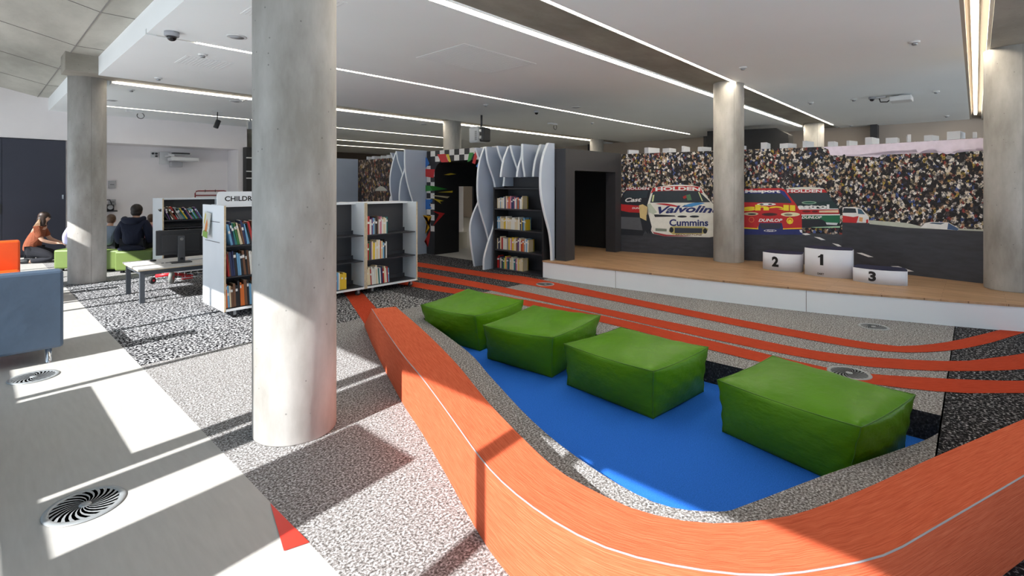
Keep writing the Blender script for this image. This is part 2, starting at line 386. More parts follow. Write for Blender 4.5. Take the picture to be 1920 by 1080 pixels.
mb.box((1.06, -.13, 3.70), (1.42, 16.4, 3.95)); mb.box((1.40, -.13, 3.72), (XE, YT, 3.95))
mb.extr([(1.06, -.13, 3.70), (-1.8, -.13, 4.36), (-1.8, -.13, 4.6), (1.06, -.13, 3.95)], (0, 16.6, 0)); mb.extr([(1.06, YB, 3.70), (-1.8, YB, 4.36), (-1.8, YB, 4.6), (1.06, YB, 3.95)], (0, -.13-YB, 0))
mb.m(mat('shadow joint', (.22, .21, .195), .9))
for k in range(7):      # board joints in the soffit
    y = 1.4+k*2.1; mb.extr([(1.395, y, 3.700), (1.06, y, 3.700), (-1.7, y, 4.337), (-1.7, y, 4.325), (1.06, y, 3.694), (1.395, y, 3.694)], (0, .008, 0))
mb.extr([(1.054, 0, 3.698), (1.066, 0, 3.698), (1.066, 0, 3.692), (1.054, 0, 3.694)], (0, 16, 0))
mb.extr([(-.32, 0, 4.018), (-.308, 0, 4.016), (-.308, 0, 4.008), (-.32, 0, 4.010)], (0, 16, 0))
struct(mb.build('ceiling', origin=(0, 0, 0)))

# far wall with the recess and the dark cupboards
mb = MB(); mb.m(M_wallw)
mb.box((-1.7, 16.0, 2.72), (5.38, 16.9, 4.6)); mb.box((5.38, 16.0, 0), (5.62, 16.9, 4.6)); mb.box((-1.7, 16.9, 0), (5.62, 17.05, 4.6))
mb.box((1.56, 16.06, 0), (1.62, 16.9, 2.72))
struct(mb.build('wall_left', origin=(0, 0, 0)))
mb = MB(); mb.m(M_beige); mb.box((XE, YB, 0), (XE+.2, YT, 3.95)); struct(mb.build('wall_right', origin=(0, 0, 0)))
mb = MB(); mb.m(mat('dim brown wall', (.13, .10, .08), .8)); mb.box((5.62, YT, 0), (XE, YT+.2, 3.95)); mb.box((5.42, 17.05, 0), (5.62, YT, 3.95)); struct(mb.build('wall_back', origin=(0, 0, 0)))

# window wall towards the street (left of the frame): the sun comes in here
mb = MB(); mb.m(M_char); FX0, FX1 = -1.66, -1.60
mb.box((FX0, YB, 3.06), (FX1, 17.0, 4.5))
mb.box((FX0, YB, 1.285), (FX1, 17.0, 1.36))
mb.box((FX0, YB, 0), (FX1, 17.0, .05))
def mul(y0, y1, z0=0, z1=3.07): mb.box((FX0, y0, z0), (FX1, y1, z1))
mul(1.28, 1.38); mul(2.06, 2.72, 0, 2.50); mul(3.05, 3.28); mul(3.33, 3.48); mul(5.07, 5.14)
for y in (6.72, 8.35, 8.95, 10.0, 11.6, 13.2, 14.8): mul(y, y+.08)
mul(-.6, -.5); mul(-2.6, -2.5); mul(15.6, 17.0); mul(10.40, 11.05, 0, 2.77)
struct(mb.build('window_1', origin=(0, 0, 0)))
mb = MB(); mb.m(M_char)  # unseen glazed wall behind the camera, added to light the stage and fins
mb.box((-1.7, YB-.06, 3.0), (XE, YB, 3.95)); mb.box((-1.7, YB-.06, 0), (XE, YB, .05))
for k in range(12): mb.box((-1.7+k*1.75, YB-.06, 0), (-1.6+k*1.75, YB, 3.0))
struct(mb.build('added_window', origin=(0, 0, 0)))
mb = MB(); mb.m(mat('pale bounce paving', (.80, .82, .84), .9, var=.05, scale=1)); mb.box((-60, -60, -.3), (-1.7, 60, -.02)); mb.box((-1.7, -60, -.3), (60, YB-.06, -.02)); struct(mb.build('floor', origin=(0, 0, 0)))  # unseen ground outside, added very pale to bounce sunlight up to the ceiling

# ------------------------------------------------------------------ columns
def column(cx, cy, z0, z1, label, r=.255):
    mb = MB(); mb.m(M_conc); mb.lathe([(r-.004, z0), (r, z0+.01), (r, z1)], (cx, cy, 0), 64)
    mb.m(MATS['shadow joint'])
    a0 = math.atan2(-cy, -cx)
    for a in ((a0+.35,) if cx > 1.4 else (a0+.2,)) if r != .258 else ():
        mb.box((-.0015, -.0015, z0+.01), (.0015, .0015, z1), M=Matrix.Translation((cx+r*math.cos(a), cy+r*math.sin(a), 0)))
    tag(mb.build('concrete_column', origin=(cx, cy, z0)), label, 'column')
column(1.470, 3.325, 0, 3.72, 'big round concrete column in the foreground, beside the long orange bench', .258)
column(1.345, 11.03, 0, 3.50, 'round concrete column at left standing before the green ottomans')
column(9.075, 3.20, .3, 3.43, 'round concrete column standing on the wooden stage before the mural', .25)
column(9.02, -.34, .3, 3.36, 'round concrete column at the right edge of the stage, right of the mural', .27)
column(9.15, 10.75, 0, 3.43, 'round concrete column behind the chequered tunnel arch', .25)
column(16.2, 10.6, 0, 3.43, 'far concrete column seen above the dark booth', .255)
column(16.6, 3.45, 0, 3.43, 'far concrete column seen above the mural of racing cars', .255)
column(9.05, 17.6, 0, 3.4, 'far concrete column just right of the big foreground column', .255)

# ------------------------------------------------------------------ stage
st_f = smooth([(6.90, 5.64), (6.92, 4.9), (6.96, 4.2), (7.09, 2.9), (7.29, 1.6), (7.58, .55), (7.90, -.39), (8.6, -2.0), (9.3, -3.3)], 5)
M_stagew = mat('bright white stage fascia', (.90, .94, .98), .4, var=.01, scale=2)
stage = empty('stage', (8.2, 2.5, 0), 'low curved wooden stage with a white front below the racing mural', 'stage')
back = [(9.6, -3.3), (9.27, -.13), (9.64, 1.6), (8.97, 5.28), (9.3, 5.3), (9.3, 6.97), (7.36, 6.97), (7.36, 5.64)]
mb = MB(); mb.m(M_wood); mb.prism([(p[0]-.012, p[1]) for p in st_f]+back, .275, .3); mb.build('stage_top', None, stage)
mb = MB(); mb.m(M_stagew); mb.prism(st_f+[(p[0]+.05, p[1]) for p in st_f[::-1]], .0, .275); mb.m(MATS['shadow joint'])
for yy in (4.22, 1.62, -.9):
    k = min(range(len(st_f)), key=lambda i: abs(st_f[i][1]-yy)); p = st_f[k]; mb.box((p[0]-.0015, p[1]-.003, .0), (p[0]+.01, p[1]+.003, .272))
mb.build('stage_front', None, stage)

# ------------------------------------------------------------------ curved orange bench
bo = [(2.78, 4.52), (2.49, 3.86), (2.18, 3.13), (1.99, 2.63), (1.775, 2.11), (1.585, 1.66), (1.503, 1.39), (1.470, 1.12), (1.497, .89), (1.61, .65), (1.75, .47), (1.987, .29), (2.14, .205), (2.373, .115), (3.076, -.151), (3.75, -.40), (4.3, -.6), (5.4, -1.05), (6.4, -1.6)]
bi = [(2.999, 4.42), (2.66, 3.5), (2.33, 2.70), (2.04, 2.09), (1.865, 1.67), (1.765, 1.40), (1.735, 1.24), (1.735, .984), (1.80, .80), (1.906, .665), (2.059, .545), (2.179, .475), (2.494, .338), (2.98, .152), (3.745, -.155), (4.4, -.42), (5.5, -.88), (6.5, -1.4)]
bo = resample(smooth(bo, 5), 90); bi = resample(smooth(bi, 5), 90)
BH = .36
bench = empty('curved_bench', (2.0, 1.6, 0), 'long curved bench wrapped in orange ribbed carpet, sweeping around the blue pit', 'bench')
mb = MB()
n = len(bo); g = lambda p, z: (p[0], p[1], z)
eo, ei = (3.10, 5.20), (3.37, 5.13)
mb.m(M_benchtop)
LL = [0]
for i in range(n-1): LL.append(LL[-1]+(Vector(bo[i+1])-Vector(bo[i])).length)
for i in range(n-1): mb.poly([g(bo[i], BH), g(bo[i+1], BH), g(bi[i+1], BH), g(bi[i], BH)], uv=[(LL[i], 0), (LL[i+1], 0), (LL[i+1], .3), (LL[i], .3)])
mb.poly([g(eo, .002), g(bo[0], BH), g(bi[0], BH), g(ei, .002)], uv=[(-.8, 0), (0, 0), (0, .3), (-.8, .3)])
for i in range(n-1):
    mb.poly([g(bo[i], 0), g(bo[i+1], 0), g(bo[i+1], BH), g(bo[i], BH)], True, [(LL[i], .6), (LL[i+1], .6), (LL[i+1], .96), (LL[i], .96)])
    mb.poly([g(bi[i], 0), g(bi[i+1], 0), g(bi[i+1], BH), g(bi[i], BH)], True, [(LL[i], .6), (LL[i+1], .6), (LL[i+1], .96), (LL[i], .96)])
mb.poly([g(bo[0], 0), g(bo[0], BH), g(eo, 0)]); mb.poly([g(bi[0], 0), g(bi[0], BH), g(ei, 0)])
mb.poly([g(bo[-1], 0), g(bo[-1], BH), g(bi[-1], BH), g(bi[-1], 0)])
mb.build('carpeted_body', None, bench)
mb = MB(); mb.tube([(p[0], p[1], BH) for p in bo], .0034, 6); mb.build('edge_trim', mat('pale edge nosing', (.40, .37, .39), .4), bench)

# ------------------------------------------------------------------ bean bags
def beanbag(base, top, z0, z1, label, seed):
    rr = random.Random(seed)
    mb = MB(); mb.m(M_green); N = 18; cen = Vector((sum(p[0] for p in base)/4, sum(p[1] for p in base)/4, 0))
    def P(u, v, wq):   # trilinear
        def q(c): return Vector(c[0]).lerp(Vector(c[1]), u).lerp(Vector(c[3]).lerp(Vector(c[2]), u), v)
        a = q(base).lerp(q(top), wq); p = Vector((a.x, a.y, z0+(z1-z0)*wq))
        bu, bv, bw = 4*u*(1-u), 4*v*(1-v), 4*wq*(1-wq)
        d = Vector((a.x-cen.x, a.y-cen.y, 0))
        e = 0.055
        if u in (0, 1) or v in (0, 1): 
            k = (bv if u in (0, 1) else bu)*bw
            nn = d.normalized(); p += nn*(e*k**.7) - nn*.012*math.sin(wq*PI)*(1-k)
        if wq == 1: p.z += .055*(bu*bv)**.6 - .016*(1-min(bu, bv))*(max(bu, bv))
        if wq == 0: pass
        # soft creases near the corners
        cr = .006*math.sin((u*13+v*17+wq*9)*2.1+seed)*(1-bu*bv*.6)
        if 0 < wq: p += d.normalized()*cr*bw
        if wq == 1 and 0 < u < 1 and 0 < v < 1: p.z += .004*math.sin(u*19+v*7+seed)*(1-bu*bv)+.003*math.sin(v*23-u*11)
        return p
    cache = {}
    def V(i, j, k):
        if (i, j, k) not in cache: cache[(i, j, k)] = mb.bm.verts.new(P(i/N, j/N, k/N))
        return cache[(i, j, k)]
    for a in range(N):
        for b in range(N):
            for q in (((a,b,0),(a+1,b,0),(a+1,b+1,0),(a,b+1,0)), ((a,b,N),(a+1,b,N),(a+1,b+1,N),(a,b+1,N)),
                      ((a,0,b),(a+1,0,b),(a+1,0,b+1),(a,0,b+1)), ((a,N,b),(a+1,N,b),(a+1,N,b+1),(a,N,b+1)),
                      ((0,a,b),(0,a+1,b),(0,a+1,b+1),(0,a,b+1)), ((N,a,b),(N,a+1,b),(N,a+1,b+1),(N,a,b+1))):
                f = mb.bm.faces.new([V(*t) for t in q]); f.smooth = True
    t = empty('bean_bag', (cen.x, cen.y, z0), label, 'bean bag', 'green bean bag cubes in the blue pit')
    sp = MB()
    for (i, j) in ((0, 0), (N, 0), (N, N), (0, N)): sp.tube([P(i/N, j/N, k/N) for k in range(N+1)], .0035, 5)
    for z in (1,):
        sp.tube([P(k/N, 0, z) for k in range(N+1)], .0035, 5); sp.tube([P(k/N, 1, z) for k in range(N+1)], .0035, 5)
        sp.tube([P(0, k/N, z) for k in range(N+1)], .0035, 5); sp.tube([P(1, k/N, z) for k in range(N+1)], .0035, 5)
    cu_ = mb.build('cushion', None, t); sp.build('seam', mat('green seam', (.075, .21, .012), .5), cu_)
    return t
beanbag([(3.80, 4.00, 0), (4.56, 4.08, 0), (4.52, 5.02, 0), (3.76, 4.86, 0)], [(3.73, 4.00, 0), (4.66, 4.12, 0), (4.66, 5.14, 0), (3.64, 4.85, 0)], -.2, .20, 'farthest green bean bag cube, leftmost of the four in the blue pit', 1)
beanbag([(3.73, 2.94, 0), (4.56, 3.05, 0), (4.50, 3.84, 0), (3.69, 3.76, 0)], [(3.67, 2.88, 0), (4.66, 3.00, 0), (4.52, 3.84, 0), (3.52, 3.66, 0)], -.2, .205, 'green bean bag cube second from the left in the blue pit', 2)
beanbag([(3.60, 1.84, 0), (4.38, 1.76, 0), (4.42, 2.62, 0), (3.69, 2.73, 0)], [(3.53, 1.80, 0), (4.39, 1.72, 0), (4.42, 2.61, 0), (3.61, 2.71, 0)], -.2, .20, 'green bean bag cube second from the right in the blue pit', 3)
beanbag([(3.56, .56, 0), (4.30, .36, 0), (4.50, 1.22, 0), (3.76, 1.37, 0)], [(3.53, .49, 0), (4.33, .30, 0), (4.53, 1.24, 0), (3.69, 1.38, 0)], -.2, .20, 'nearest green bean bag cube, rightmost of the four in the blue pit', 4)

# ------------------------------------------------------------------ floor vents
def vent(cx, cy, r, label):
    t = empty('floor_vent', (cx, cy, 0), label, 'floor vent', 'round swirl floor vents')
    mb = MB(); mb.lathe([(r, .003), (r-.004, .008), (r*.84, .0085), (r*.82, .005)], (cx, cy, 0), 48, cap=False); mb.build('rim', mat('vent grey', (.40, .43, .45), .4, .4), t)
    mb = MB(); mb.lathe([(.001, .0042), (r*.83, .0042)], (cx, cy, 0), 32); mb.build('backing', M_plast, t)
    mb = MB(); nb = 22
    for k in range(nb):
        a = 2*PI*k/nb; inner = []; outr = []
        for s_ in range(6):
            u = s_/5; rr = r*(.13+.70*u); aa = a+.75*u; wd = .055+.085*u*.9
            inner.append((cx+rr*math.cos(aa), cy+rr*math.sin(aa), .0075)); outr.append((cx+rr*math.cos(aa+wd*1.1), cy+rr*math.sin(aa+wd*1.1), .0075))
        for s_ in range(5): mb.poly([inner[s_], inner[s_+1], outr[s_+1], outr[s_]])
    mb.lathe([(.001, .009), (r*.15, .0088), (r*.16, .0045)], (cx, cy, 0), 16)
    mb.build('swirl_blades', MATS['vent grey'], t)
vent(.392, 3.285, .165, 'nearest round metal swirl vent on the pale vinyl floor')
vent(.362, 5.82, .165, 'round metal swirl vent on the vinyl by the slate blue armchair leg')
vent(5.13, .80, .165, 'round swirl vent on the orange stripe behind the nearest bean bag')
vent(7.02, .86, .15, 'round swirl vent in grey carpet beside the white stage front')
vent(6.42, 5.20, .15, 'round swirl vent by the corner of the stage and black bookcase')

# ------------------------------------------------------------------ ceiling lights
def led(x0, x1, y0, y1, label, off=0, z=ZC, axis=0):
    t = empty('linear_light', ((x0+x1)/2, (y0+y1)/2, z), label, 'ceiling light', 'linear ceiling lights')
    mb = MB(); mb.box((x0, y0-.008, z+.03), (x1, y1+.008, z+.055)); mb.build('housing', M_slot, t)
    mb = MB(); mb.box((x0+off, y0, z+.005), (x1, y1, z+.03)); mb.build('diffuser', M_led, t)
    if off: mb = MB(); mb.box((x0, y0, z+.008), (x0+off, y1, z+.03)); mb.build('unlit_end', M_ledoff, t)
led(1.9, 16.8, 3.795, 3.84, 'long linear light on the left side of the concrete beam')
led(1.9, 17.0, 3.025, 3.07, 'long linear light on the right side of the concrete beam')
led(1.50, 16.6, 7.115, 7.155, 'linear light in the middle of the white ceiling, above the tunnel arch', .42)
led(1.72, 16.4, 10.942, 10.968, 'linear light along the second beam, passing over the booth')
led(2.05, 12.1, 14.172, 14.198, 'thin linear light on the ceiling in front of the far white wall')
led(8.2, 15.1, 17.767, 17.793, 'distant linear light, lower left of the beam over the tunnel arch')
led(9.2, 15.2, 20.017, 20.043, 'most distant linear light above the brown crowd mural')
led(2.0, 17.0, -.015, .035, 'linear light in a brown slot at the right edge of the ceiling')
mb = MB(); mb.m(M_slot); mb.box((1.4, -.10, 3.47), (XE, .12, 3.72)); mb.box((1.4, .085, ZC), (XE, .12, 3.47)); mb.m(M_ceil); mb.box((1.4, -.13, ZC-.01), (XE, -.10, 3.47)); struct(mb.build('trim_6', origin=(0, 0, 0)))
mb = MB(); mb.m(M_ceil); mb.box((1.4, 3.0, ZC), (XE, 3.02, 3.72)); mb.box((1.4, 3.085, 3.41), (XE, 3.10, 3.72)); mb.box((1.4, 3.76, 3.41), (XE, 3.78, 3.72)); mb.box((1.4, 3.86, ZC-.002), (XE, 3.90, 3.72)); struct(mb.build('trim_7', origin=(0, 0, 0)))

# ------------------------------------------------------------------ ceiling fittings
def detector(x, y, label, s=1.):
    c = onZ(x, y, ZC); t = empty('smoke_detector', c, label, 'smoke detector', 'ceiling detectors')
    mb = MB(); mb.lathe([(.055*s, 0), (.055*s, -.012), (.045*s, -.02)], c, 24); mb.build('base', M_wplast, t)
    mb = MB(); mb.lathe([(.03*s, -.018), (.032*s, -.035), (.02*s, -.045)], c, 20); mb.build('sensor', M_steel, t)
for x, y, l in ((380, 102, 'smoke detector on the white ceiling left of the big column, below the dome camera'), (297, 146, 'smoke detector near the left beam above the first linear light'),
                (246, 168, 'smoke detector on the ceiling just right of the left column'), (1715, 78, 'largest smoke detector, at the upper right of the ceiling'),
                (1393, 126, 'smoke detector on the ceiling just above the stage column'), (1520, 192, 'smoke detector right of the stage column, near the end of the linear light'),
                (1601, 186, 'flat white detector left of the white ceiling projector'), (1755, 171, 'detector to the right of the white ceiling projector'), (1775, 217, 'small dark detector near the far right end of the ceiling'),
                (911, 196, 'ceiling detector left of the middle linear light, over the tunnel arch'), (1595, 235, 'small detector at the far edge of the ceiling above the mural'),
                (1110, 230, 'faint detector on the ceiling above the booth'), (455, 187, 'small detector by the big column under the first beam'), (716, 222, 'tiny detector on the far ceiling left of the arch column')):
    detector(x, y, l)
def dome(x, y, s, label, dk=True):
    c = onZ(x, y, ZC); t = empty('dome_camera', c, label, 'security camera', 'dome cameras')
    mb = MB(); mb.lathe([(.075*s, 0), (.075*s, -.045*s), (.068*s, -.055*s)], c, 28); mb.build('housing', mat('camera grey', (.35, .36, .39), .4), t)
    mb = MB(); mb.lathe([(.052*s*math.cos(a), -.055*s-.052*s*math.sin(a)) for a in [PI/2*i/7*.99 for i in range(8)]], c, 24); mb.build('dome', M_glassy, t)
dome(322, 60, 1., 'dark dome security camera on the unlit end of the linear light')
dome(1006, 208, .8, 'small dome camera on the ceiling over the wavy grey fins')
dome(1635, 182, .8, 'small dark dome camera left of the white ceiling projector')
for x, y, l in ((444, 69, 'round ceiling speaker just left of the big column'), (1080, 201, 'round ceiling speaker over the booth'), (441, 190, 'small round speaker below the beam left of the big column'), (208, 188, 'round ceiling speaker by the left column'), (795, 233, 'faint round speaker on the far ceiling left of the arch')):
    c = onZ(x, y, ZC); t = empty('ceiling_speaker', c, l, 'speaker', 'round ceiling speakers')
    mb = MB(); mb.lathe([(.11, 0), (.108, -.006), (.10, -.008)], c, 32); mb.build('rim', M_wplast, t); mb = MB(); mb.lathe([(.099, -.0075), (.001, -.010)], c, 32); mb.build('grille', mat('grille grey', (.36, .37, .39), .6), t)
# hanging spotlight
c = onZ(408, 209, ZC); t = empty('hanging_spotlight', c, 'small black spotlight hanging on a rod from the ceiling before the far wall', 'spotlight')
mb = MB(); mb.box((c[0]-.12, c[1]-.02, ZC-.015), (c[0]+.12, c[1]+.02, ZC)); mb.build('mount', M_wplast, t)
mb = MB(); mb.tube([(c[0], c[1], ZC-.01), (c[0]-.01, c[1], ZC-.22)], .011); mb.build('rod', M_plast, t)
mb = MB(); mb.lathe([(.05, -.10), (.056, -.09), (.056, .09), (.045, .10)], (c[0]-.01, c[1], ZC-.30), 20, Matrix.Rotation(.35, 4, 'Y')); mb.build('lamp_body', M_plast, t)
# junction boxes with cable loops
for x, y, l in ((252, 208, 'grey cable box with black cable loop on the ceiling before the far wall'), (1036, 231, 'white cable bracket with dark loop on the ceiling above the booth')):
    c = onZ(x, y, ZC); t = empty('cable_box', c, l, 'cable box')
    mb = MB(); mb.box((c[0]-.16, c[1]-.05, ZC-.04), (c[0]+.16, c[1]+.05, ZC)); mb.build('cover', M_wplast, t)
    mb = MB(); mb.tube([(c[0]+.12+.07*math.sin(a), c[1], ZC-.10+.07*math.cos(a)) for a in [2*PI*i/14 for i in range(13)]], .009, 6); mb.build('cable', M_plast, t)
# white projector on the right ceiling
c = onZ(1690, 178, ZC); t = empty('ceiling_projector', c, 'white projector under the ceiling at right, above the mural', 'projector')
mb = MB(); mb.box((c[0]-.20, c[1]-.17, ZC-.13), (c[0]+.2, c[1]+.17, ZC-.035)); mb.build('body', M_wplast, t, .015)
mb = MB(); mb.box((c[0]-.05, c[1]+.24, ZC-.03), (c[0]+.05, c[1]+.46, ZC)); mb.build('socket', M_wplast, t)
mb = MB(); mb.tube([(c[0], c[1]+.35, ZC-.03), (c[0], c[1]+.33, ZC-.10), (c[0], c[1]+.22, ZC-.11), (c[0], c[1]+.16, ZC-.06)], .012, 6); mb.build('cable', M_plast, t)
mb = MB(); mb.box((c[0]-.03, c[1]-.03, ZC-.04), (c[0]+.03, c[1]+.03, ZC)); mb.build('mount', M_wplast, t)
# air grilles in the ceiling
for (x0, y0, x1, y1, l) in ((1.9, 4.5, 2.5, 5.6, 'slotted air grille in the ceiling at the top left of the big column'), (2.0, 7.9, 2.6, 8.5, 'flush ceiling hatch below the dome camera'), (3.3, 8.0, 3.9, 8.6, 'flush ceiling hatch right of the other hatch by the big column'), (4.2, 4.7, 5.6, 5.7, 'flush air grille in the ceiling just right of the big column')):
    t = empty('ceiling_grille', ((x0+x1)/2, (y0+y1)/2, ZC), l, 'ceiling grille')
    mb = MB(); mb.box((x0, y0, ZC-.003), (x1, y1, ZC)); mb.build('panel', mat('grille white', (.84, .87, .88), .8), t)
    mb = MB(); k = 0
    while x0+.03+k*.045 < x1-.03: mb.box((x0+.03+k*.045, y0+.03, ZC-.0045), (x0+.043+k*.045, y1-.03, ZC-.003)); k += 1
    mb.build('slots', mat('grille slot', (.72, .74, .75), .8), t)

# ================================================================== mural on the stage
A1 = Vector((8.975, 5.28)); A2 = Vector((9.65, 1.6)); A3 = Vector((9.28, -.12)); MT = 2.27
def onwall(x, y, off=.0):
    d = Vector(ray(x)); best = None
    for P0, P1 in (((A1, A2)) , (A2, A3)) if x < 1579 else ((A2, A3), (A1, A2)):
        e = P1-P0; nrm = Vector((-e.y, e.x)).normalized()
        if nrm.dot(P0) > 0: nrm = -nrm
        Q0 = P0+nrm*off
        den = d.x*e.y-d.y*e.x
        t = (Q0.x*e.y-Q0.y*e.x)/den
        return (d.x*t, d.y*t, min(MT-.001, EYE-(y-HY)*t/F))
mural = empty('racing_mural', (9.4, 2.5, .3), 'wide printed wall mural of racing cars before a packed grandstand, behind the stage', 'mural')
mb = MB(); mb.m(M_fin)
d1 = Vector((.985, .17)); 
mb.prism([A1, A2, A3, A3+Vector((.12, -.01)), A2+Vector((.13, 0)), A1+Vector((.12, .02))], .3, MT)
mb.build('backing_wall', None, mural)
def flat(name, items, parent=mural, label=None):
    mb = MB()
    for k, (mt, off, pts) in enumerate(items):
        mb.m(mt); mb.poly([onwall(x, y, off) for x, y in pts])
    bmesh.ops.triangulate(mb.bm, faces=mb.bm.faces[:])
    o = mb.build(name, None, parent)
    if label: o['label'] = label
    return o
mb = MB(); mb.m(M_crowd)
for P0, P1 in ((A1, A2), (A2, A3)):
    e = (P1-P0); nn = Vector((-e.y, e.x)).normalized(); nn = -nn if nn.dot(P0) > 0 else nn
    a, b = P0+nn*.002, P1+nn*.002; mb.poly([(a.x, a.y, .301), (b.x, b.y, .301), (b.x, b.y, MT), (a.x, a.y, MT)])
mb.build('printed_crowd', None, mural)
c_ = lambda r, g_, b_: mat('print %d %d %d' % (r, g_, b_), tuple(min(.9, v*1.4) for v in lin((r, g_, b_))), .55, var=.05, scale=15)
ASPH = mat('printed asphalt', lin((62, 64, 72)), .5, var=.18, scale=5, stretch=(1, 1, 4))
sky = [(1553, 268)]+[(1579, 266)]
def bumps(x0, y0, x1, y1, n, amp, sd):
    rr = random.Random(sd); return [(x0+(x1-x0)*i/n, y0+(y1-y0)*i/n-(rr.random()*amp if i % 2 else 0)) for i in range(n+1)]
SKY = c_(206, 196, 212)
flat('printed_sky', [(SKY, .005, [(1541, 262), (1579, 260.5), (1579, 292), (1557, 291), (1553, 280)]), (SKY, .005, [(1579, 258), (1852, 258)]+bumps(1852, 282, 1795, 285, 14, 9, 1)+bumps(1790, 289, 1760, 290, 4, 6, 3)+bumps(1758, 286, 1650, 289, 24, 9, 2)+[(1646, 296)]+bumps(1640, 295, 1579, 292, 16, 4, 4))])
flat('printed_track', [(ASPH, .005, [(1150, 418), (1579, 440), (1579, 512), (1150, 474)]), (ASPH, .005, [(1579, 414), (1640, 420), (1852, 433), (1852, 540), (1579, 512)])])
W_ = c_(225, 226, 222); CR = c_(196, 190, 150)
flat('printed_track_edge', [(c_(170, 175, 165), .006, [(1630, 413), (1700, 418), (1730, 425), (1850, 431), (1850, 434), (1700, 427), (1630, 420)])]
     + [(W_, .007, p) for p in ([(1503, 438), (1513, 437), (1520, 440), (1510, 441)], [(1526, 444), (1537, 445), (1548, 450), (1540, 450)], [(1560, 456), (1572, 458), (1578, 462), (1571, 462)], [(1606, 474), (1616, 474), (1638, 482), (1628, 482)], [(1670, 499), (1684, 499), (1714, 509), (1702, 509)])])
def arc(x0, y0, x1, y1, h, n=8): return [(x0+(x1-x0)*i/n, y0+(y1-y0)*i/n-h*4*(i/n)*(1-i/n)) for i in range(n+1)]
def ellp(cx, cy, rx, ry, n=16): return [(cx+rx*math.cos(2*PI*i/n), cy+ry*math.sin(2*PI*i/n)) for i in range(n)]
GL = c_(38, 48, 56); RD = c_(168, 30, 34); DK = c_(26, 30, 38); WC = c_(214, 216, 204); WG = c_(170, 180, 165); NB = c_(28, 44, 110); LB = c_(64, 132, 190); GR = c_(20, 96, 64); YL = c_(236, 190, 40); NV = c_(30, 40, 96); LT = c_(226, 222, 200); BRN = c_(110, 80, 52)
# dark car behind, left
flat('printed_car', [(DK, .008, [(1156, 440), (1157, 385), (1168, 364), (1176, 353)]+arc(1176, 353, 1222, 352, 2)+[(1225, 400), (1205, 442)]),
    (RD, .009, [(1158, 378), (1166, 383), (1202, 386), (1203, 399), (1180, 398), (1160, 394)]), (c_(140, 24, 36), .010, [(1174, 352), (1218, 351), (1218, 356), (1173, 357)]),
    (GL, .010, [(1170, 366), (1175, 358), (1216, 357), (1212, 371), (1170, 371)]), (c_(80, 82, 88), .009, [(1156, 406), (1200, 408), (1205, 432), (1156, 428)]), (BRN, .010, [(1154, 378), (1158, 378), (1158, 396), (1154, 396)])], label='printed dark red-nosed racing car at the left end')
# white car with the big sponsor words
flat('printed_car', [(WC, .012, [(1217, 393), (1214, 383), (1221, 358)]+arc(1224, 353, 1312, 350, 5)+[(1333, 378), (1340, 385), (1347, 400), (1348, 442), (1330, 445), (1246, 443), (1224, 438), (1216, 425)]),
    (c_(190, 170, 120), .0125, [(1198, 385), (1205, 383), (1214, 388), (1212, 414), (1200, 408)]), (WG, .013, [(1213, 384), (1219, 381), (1232, 398), (1225, 402), (1217, 398)]),
    (RD, .014, [(1220, 363), (1224, 353)]+arc(1226, 352, 1312, 350, 2)+[(1318, 362), (1308, 358), (1228, 359)]),
    (GL, .015, [(1219, 380), (1224, 360)]+arc(1226, 359, 1310, 358, 1)+[(1332, 379), (1300, 380)]), (c_(190, 200, 150), .016, [(1222, 378), (1224, 366), (1227, 365), (1225, 378)]), (c_(190, 200, 150), .016, [(1309, 360), (1311, 360), (1318, 377), (1316, 377)]),
    (c_(70, 110, 80), .016, [(1286, 366), (1294, 364), (1297, 375), (1289, 376)]), (c_(150, 40, 40), .016, [(1280, 369), (1286, 366), (1288, 371), (1282, 373)]),
    (RD, .014, [(1228, 382)]+arc(1228, 382, 1276, 388, 3)+[(1268, 388)]), (c_(30, 70, 130), .014, [(1278, 388), (1284, 384), (1300, 388), (1296, 388)]), (LB, .0145, [(1282, 386)]+arc(1284, 385, 1322, 381, 3)+[(1308, 384), (1296, 388)]),
    (DK, .014, [(1226, 402), (1232, 402), (1265, 404), (1267, 406), (1228, 407)]), (DK, .014, ellp(1279, 406, 9, 2)), (DK, .014, ellp(1302, 406, 9, 2)),
    (c_(170, 160, 100), .013, [(1254, 434), (1257, 425), (1265, 424), (1320, 425), (1328, 429), (1324, 438), (1262, 440)]), (c_(46, 52, 66), .014, [(1265, 427), (1317, 428), (1316, 437), (1265, 437)]), (DK, .014, ellp(1259, 431, 4, 5)), (DK, .014, ellp(1322, 433, 4, 5)),
    (c_(110, 120, 110), .013, [(1229, 428), (1250, 429), (1250, 434), (1229, 433)]), (c_(150, 50, 60), .013, [(1219, 427), (1225, 435), (1250, 440), (1300, 443), (1246, 443), (1226, 438)]), (DK, .013, [(1212, 403), (1216, 402), (1222, 425), (1219, 440), (1212, 428)]), (DK, .011, [(1204, 408), (1213, 412), (1216, 440), (1208, 430)])], label='printed white racing car with red and blue bonnet bands')
